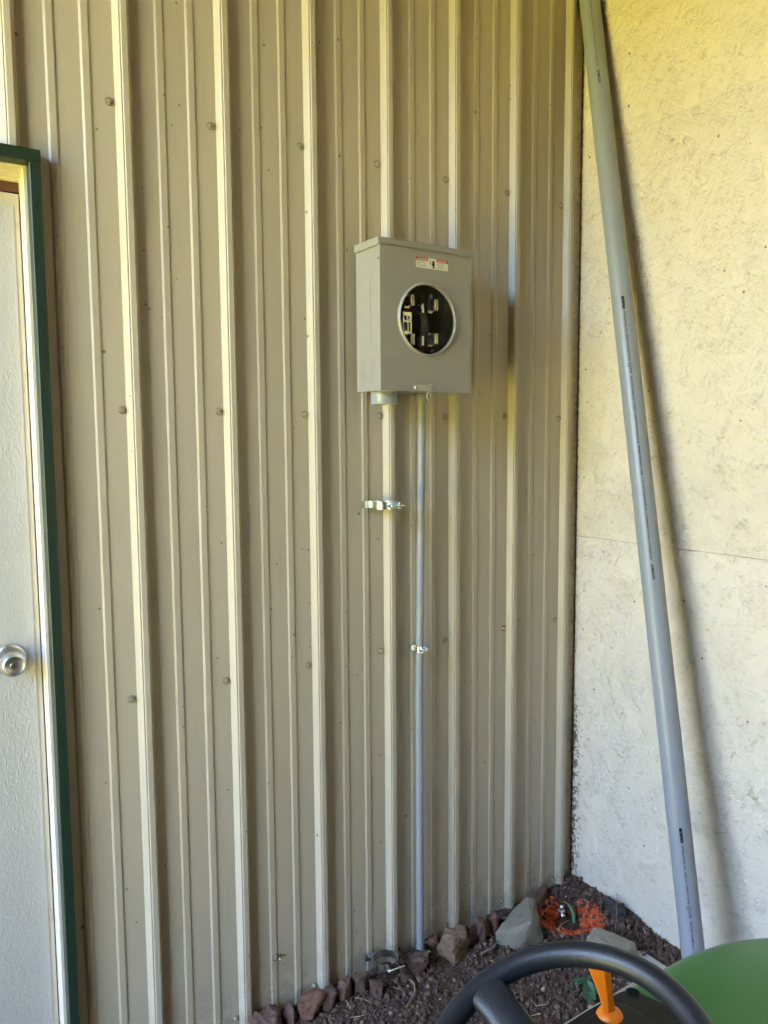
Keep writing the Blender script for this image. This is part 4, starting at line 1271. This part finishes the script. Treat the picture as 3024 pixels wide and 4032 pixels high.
# ------------------------------------------------------------------ weed with broad leaves
def leaf_mesh(l, w, curl, seed):
    n, m = 12, 7
    vs, fs = [], []
    for i in range(n + 1):
        t = i / n
        hw = w * 0.5 * (math.sin(PI * min(1, t ** 0.85)) ** 0.75) * (1 - 0.15 * t)
        for j in range(m):
            u = -1 + 2 * j / (m - 1)
            vs.append((hw * u, t * l, -curl * t * t * l + 0.14 * w * abs(u) * (1 - t * 0.5) + 0.010 * w * math.sin(8 * t + seed) * u))
    for i in range(n):
        for j in range(m - 1):
            a = i * m + j
            fs.append((a, a + 1, a + m + 1, a + m))
    return mesh_from('leaf', vs, fs, True)
weed = empty('weed', (-0.278, -0.400, ground_z(-0.278, -0.4)), 'low green broad leaved weed seen through the steering wheel', 'weed')
gz_ = ground_z(-0.278, -0.4)
put(link('stem', tube_mesh('stem', [(-0.278, -0.400, gz_ - 0.01), (-0.280, -0.402, gz_ + 0.02), (-0.284, -0.405, gz_ + 0.036)], 0.0018, 8), M['leaf']), weed)
for (ang, pitch, l, w, cu, h) in ((2.62, -0.55, 0.066, 0.038, 0.35, 0.036), (0.65, -0.10, 0.045, 0.020, 0.3, 0.036), (1.25, 0.05, 0.036, 0.013, 0.3, 0.034), (3.9, -0.35, 0.050, 0.024, 0.5, 0.028), (5.3, -0.2, 0.034, 0.018, 0.4, 0.024), (-1.6, 0.3, 0.030, 0.014, 0.2, 0.036)):
    o = link('leaf', leaf_mesh(l, w, cu, h * 100), M['leaf'])
    o.location = (-0.284, -0.405, gz_ + h); o.rotation_euler = (pitch, 0, ang)
    put(o, weed)

# ------------------------------------------------------------------ garden tractor
YA = -1.190
tr = empty('lawn_tractor', (-1.0, YA, GZ - 0.03), 'green lawn tractor with black steering wheel parked in front of the wall', 'tractor')
def half_w(x):
    # plan outline of the hood: straight sides, rounded nose
    w0 = 0.186
    xs, xn = -0.84, -0.400
    if x <= xs: return w0
    t = min(1, (x - xs) / (xn - xs))
    return w0 * max(0.0, 1 - t ** 2.3) ** (1 / 2.0)
def hood_mesh():
    n, m = 40, 28
    xs = [-1.26 + (-0.402 + 1.26) * (i / n) ** 0.8 for i in range(n + 1)]
    vs, fs = [], []
    for x in xs:
        w = half_w(x)
        zc = -0.925 - 0.050 * max(0, (x + 0.78) / 0.38) ** 2 + 0.006 * min(1, (x + 1.2) * 2)
        zc = zc - (0.0 if x < -0.80 else 0.0)
        for j in range(m + 1):
            u = -1 + 2 * j / m
            a = abs(u)
            if a < 0.62:
                yy = u / 0.62 * (w - 0.030) if w > 0.03 else u * w
                zz = zc - 0.016 * (a / 0.62) ** 2
            elif a < 0.80:
                t = (a - 0.62) / 0.18 * PI / 2
                yy = math.copysign((max(w - 0.030, 0)) + min(0.030, w) * math.sin(t), u)
                zz = zc - 0.016 - 0.032 * (1 - math.cos(t))
            else:
                t = (a - 0.80) / 0.20
                yy = math.copysign(w + 0.012 * t, u)
                zz = zc - 0.048 - 0.33 * t
            vs.append((x, YA + yy, zz))
    for i in range(n):
        for j in range(m):
            a = i * (m + 1) + j
            fs.append((a, a + 1, a + m + 2, a + m + 1))
    me = mesh_from('hood', vs, fs, True)
    return me
put(link('hood', hood_mesh(), M['hood_green']), tr)
box('chassis', -1.30, -0.52, YA - 0.165, YA + 0.165, -1.45, -1.10, M['dash'], tr, 0.02)
box('footrest', -1.75, -1.28, YA - 0.33, YA + 0.33, -1.40, -1.36, M['hood_green'], tr, 0.01)
# console plate on the hood's rear half
def plate(pts, z0, z1, bev=0.004, name='console'):
    bm = bmesh.new()
    a = [bm.verts.new((x, y, z0)) for x, y in pts]; b = [bm.verts.new((x, y, z1)) for x, y in pts]
    n = len(pts)
    for i in range(n):
        j = (i + 1) % n
        bm.faces.new((a[i], a[j], b[j], b[i]))
    bm.faces.new(a[::-1]); top = bm.faces.new(b)
    bmesh.ops.bevel(bm, geom=[e for e in bm.edges if all(v.co.z == b[0].co.z for v in e.verts)], offset=bev, segments=3, profile=0.6, affect='EDGES')
    return smooth_by_angle(bm_mesh(name, bm), 40)
def mirror(pts): return pts + [(x, 2 * YA - y) for x, y in pts[::-1]]
z_c = -0.924
cp_ = mirror([(-1.262, -1.032), (-1.0, -1.0250), (-0.925, -1.0245), (-0.908, -1.028), (-0.898, -1.040), (-0.884, -1.098), (-0.876, -1.15)])
put(link('console', plate(cp_, z_c - 0.03, z_c), M['dash']), tr)
cp2 = mirror([(-1.262, -1.048), (-1.05, -1.044), (-0.958, -1.041), (-0.944, -1.052), (-0.938, -1.10), (-0.934, -1.15)])
put(link('console_pad', plate(cp2, z_c - 0.002, z_c + 0.008, 0.005), M['dash']), tr)
me = lathe_mesh('cap_hole', [(0.0001, 0.0006), (0.0088, 0.0006), (0.0094, 0.0014), (0.0112, 0.0012), (0.0118, 0.0)], 32, (0, 0, 1), (-0.909, -1.0395, z_c))
put(link('hole_rim', me, M['dash']), tr)
me = lathe_mesh('cap_hole', [(0.0001, 0.0), (0.0086, 0.0)], 28, (0, 0, 1), (-0.909, -1.0395, z_c + 0.0011))
put(link('hole', me, M['ink']), tr)  # flat black disc painted as the dark inside of the hole
box('pale_edge_strip', -1.26, -0.80, YA + 0.200, YA + 0.209, -0.985, -0.972, M['box_grey'], tr, 0.002)  # pale strip along the hood edge
# orange lever: dome foot and flat blade widening upward
me = lathe_mesh('lever', [(0.0001, 0.011), (0.010, 0.010), (0.017, 0.006), (0.020, 0.0), ], 32, (0, 0, 1), (-0.982, -1.056, z_c + 0.006))
lev = put(link('lever', me, M['orange']), tr)
def blade():
    # faceted fan shaped blade: (height, left edge, right edge, thickness, ridge position)
    secs = [(0.000, -0.0125, 0.0110, 0.0085, 0.35), (0.018, -0.0100, 0.0095, 0.0080, 0.40), (0.036, -0.0120, 0.0098, 0.0078, 0.50), (0.056, -0.0165, 0.0105, 0.0075, 0.60), (0.076, -0.0215, 0.0118, 0.0070, 0.66), (0.088, -0.0245, 0.0090, 0.0062, 0.68), (0.104, -0.0275, 0.0010, 0.0045, 0.70)]
    wd = Vector((0.83, -0.555, 0)); td = Vector((-0.555, -0.83, 0))
    base = Vector((-0.982, -1.056, z_c + 0.004)); lean = Vector((-0.010, 0.012, 0.0))
    n = 8; vs, fs = [], []
    for (h, lf, rt, t, rg_) in secs:
        c = base + Vector((0, 0, h)) + lean * (h / 0.10)
        w = rt - lf
        for u, q in ((0.0, 0.10), (0.06, 0.75), (rg_ - 0.10, 1.0), (rg_, 1.12), (0.93, 0.55), (1.0, 0.0), (0.90, -0.8), (0.10, -0.8)):
            vs.append(c + wd * (lf + w * u) + td * t * q)
    for i in range(len(secs) - 1):
        for k in range(n):
            k2 = (k + 1) % n
            fs.append((i * n + k, i * n + k2, (i + 1) * n + k2, (i + 1) * n + k))
    fs.append(tuple((len(secs) - 1) * n + k for k in range(n)))
    me = mesh_from('blade', vs, fs)
    bm = bmesh.new(); bm.from_mesh(me); bmesh.ops.recalc_face_normals(bm, faces=bm.faces)
    bmesh.ops.bevel(bm, geom=[e for e in bm.edges if len(e.link_faces) == 2 and e.calc_face_angle() > R(14)], offset=0.0007, segments=2, affect='EDGES')
    bm.to_mesh(me); bm.free()
    return smooth_by_angle(me, 30)
put(link('lever_blade', blade(), M['orange']), lev)
# steering wheel
WC = Vector((-1.215, -1.184, -0.822)); TH = 0.42; WR, WT = 0.1735, 0.0160
nrm = Vector((-math.sin(TH), 0, math.cos(TH)))
wu = Vector((0, 1, 0)); wv = nrm.cross(wu).normalized()
def rim_mesh():
    n, m = 120, 28
    vs, fs = [], []
    for i in range(n):
        a = 2 * PI * i / n
        e = wu * math.cos(a) + wv * math.sin(a)
        for j in range(m):
            b = 2 * PI * j / m
            vs.append(WC + e * (WR + WT * math.cos(b)) + nrm * (WT * 1.0 * math.sin(b)))
    for i in range(n):
        for j in range(m):
            fs.append((i * m + j, i * m + (j + 1) % m, ((i + 1) % n) * m + (j + 1) % m, ((i + 1) % n) * m + j))
    return mesh_from('steering_wheel', vs, fs, True)
sw = put(link('steering_wheel', rim_mesh(), M['rubber']), tr)
def spoke(ang, wr=0.030, wh=0.036):
    e = wu * math.cos(ang) + wv * math.sin(ang); s = nrm.cross(e)
    n = 24; vs, fs = [], []
    secs = [(WR + 0.004, wr * 0.96, 0.012, -0.001), (WR - 0.004, wr * 1.02, 0.0135, 0.0), (WR - 0.020, wr * 0.86, 0.0135, 0.0), (WR - 0.045, wr * 0.80, 0.0125, -0.004), (WR - 0.080, wr * 0.85, 0.0120, -0.012), (0.055, wh * 0.9, 0.013, -0.022), (0.02, wh, 0.014, -0.026)]
    for (d, w, t, h) in secs:
        for k in range(n):
            a = 2 * PI * k / n
            ca, sa = math.cos(a), math.sin(a)
            vs.append(WC + e * d + s * w * math.copysign(abs(ca) ** 0.65, ca) + nrm * (h + t * math.copysign(abs(sa) ** 0.8, sa)))
    for i in range(len(secs) - 1):
        for k in range(n):
            k2 = (k + 1) % n
            fs.append((i * n + k, i * n + k2, (i + 1) * n + k2, (i + 1) * n + k))
    fs.append(tuple(range(n)))
    return put(link('spoke', mesh_from('spoke', vs, fs, True), M['rubber']), sw)
SPK = 6.13
for k in (0, 1, 2): spoke(SPK + k * 2 * PI / 3)
me = lathe_mesh('hub', [(0.0001, -0.004), (0.030, -0.006), (0.044, -0.014), (0.047, -0.032), (0.03, -0.045), (0.018, -0.06)], 40, nrm, WC)
put(link('wheel_hub', me, M['rubber']), sw)
cb = WC - nrm * 0.05
put(link('steering_column', tube_mesh('steering_column', [cb, WC - nrm * 0.16], [0.020, 0.028], 24), M['dash']), tr)
# wheels and fenders (below and behind the frame)
def ground_wheel(x, y, r, w):
    me = lathe_mesh('tyre', [(r * 0.55, -w / 2), (r * 0.9, -w / 2), (r, -w * 0.3), (r, w * 0.3), (r * 0.9, w / 2), (r * 0.55, w / 2)], 40, (0, 1, 0), (x, y, GZ - 0.03 + r), closed=True)
    t = put(link('tyre', me, M['tyre']), tr)
    me = lathe_mesh('rim', [(0.0001, -w * 0.2), (r * 0.35, -w * 0.3), (r * 0.56, -w * 0.45), (r * 0.56, w * 0.45), (r * 0.35, w * 0.3), (0.0001, w * 0.2)], 32, (0, 1, 0), (x, y, GZ - 0.03 + r))
    put(link('rim', me, M['yellow']), t)
for s in (-1, 1):
    ground_wheel(-0.78, YA + s * 0.31, 0.17, 0.13)
    ground_wheel(-1.95, YA + s * 0.33, 0.24, 0.20)
box('front_axle', -0.80, -0.76, YA - 0.26, YA + 0.26, -1.46, -1.42, M['dash'], tr, 0.005)
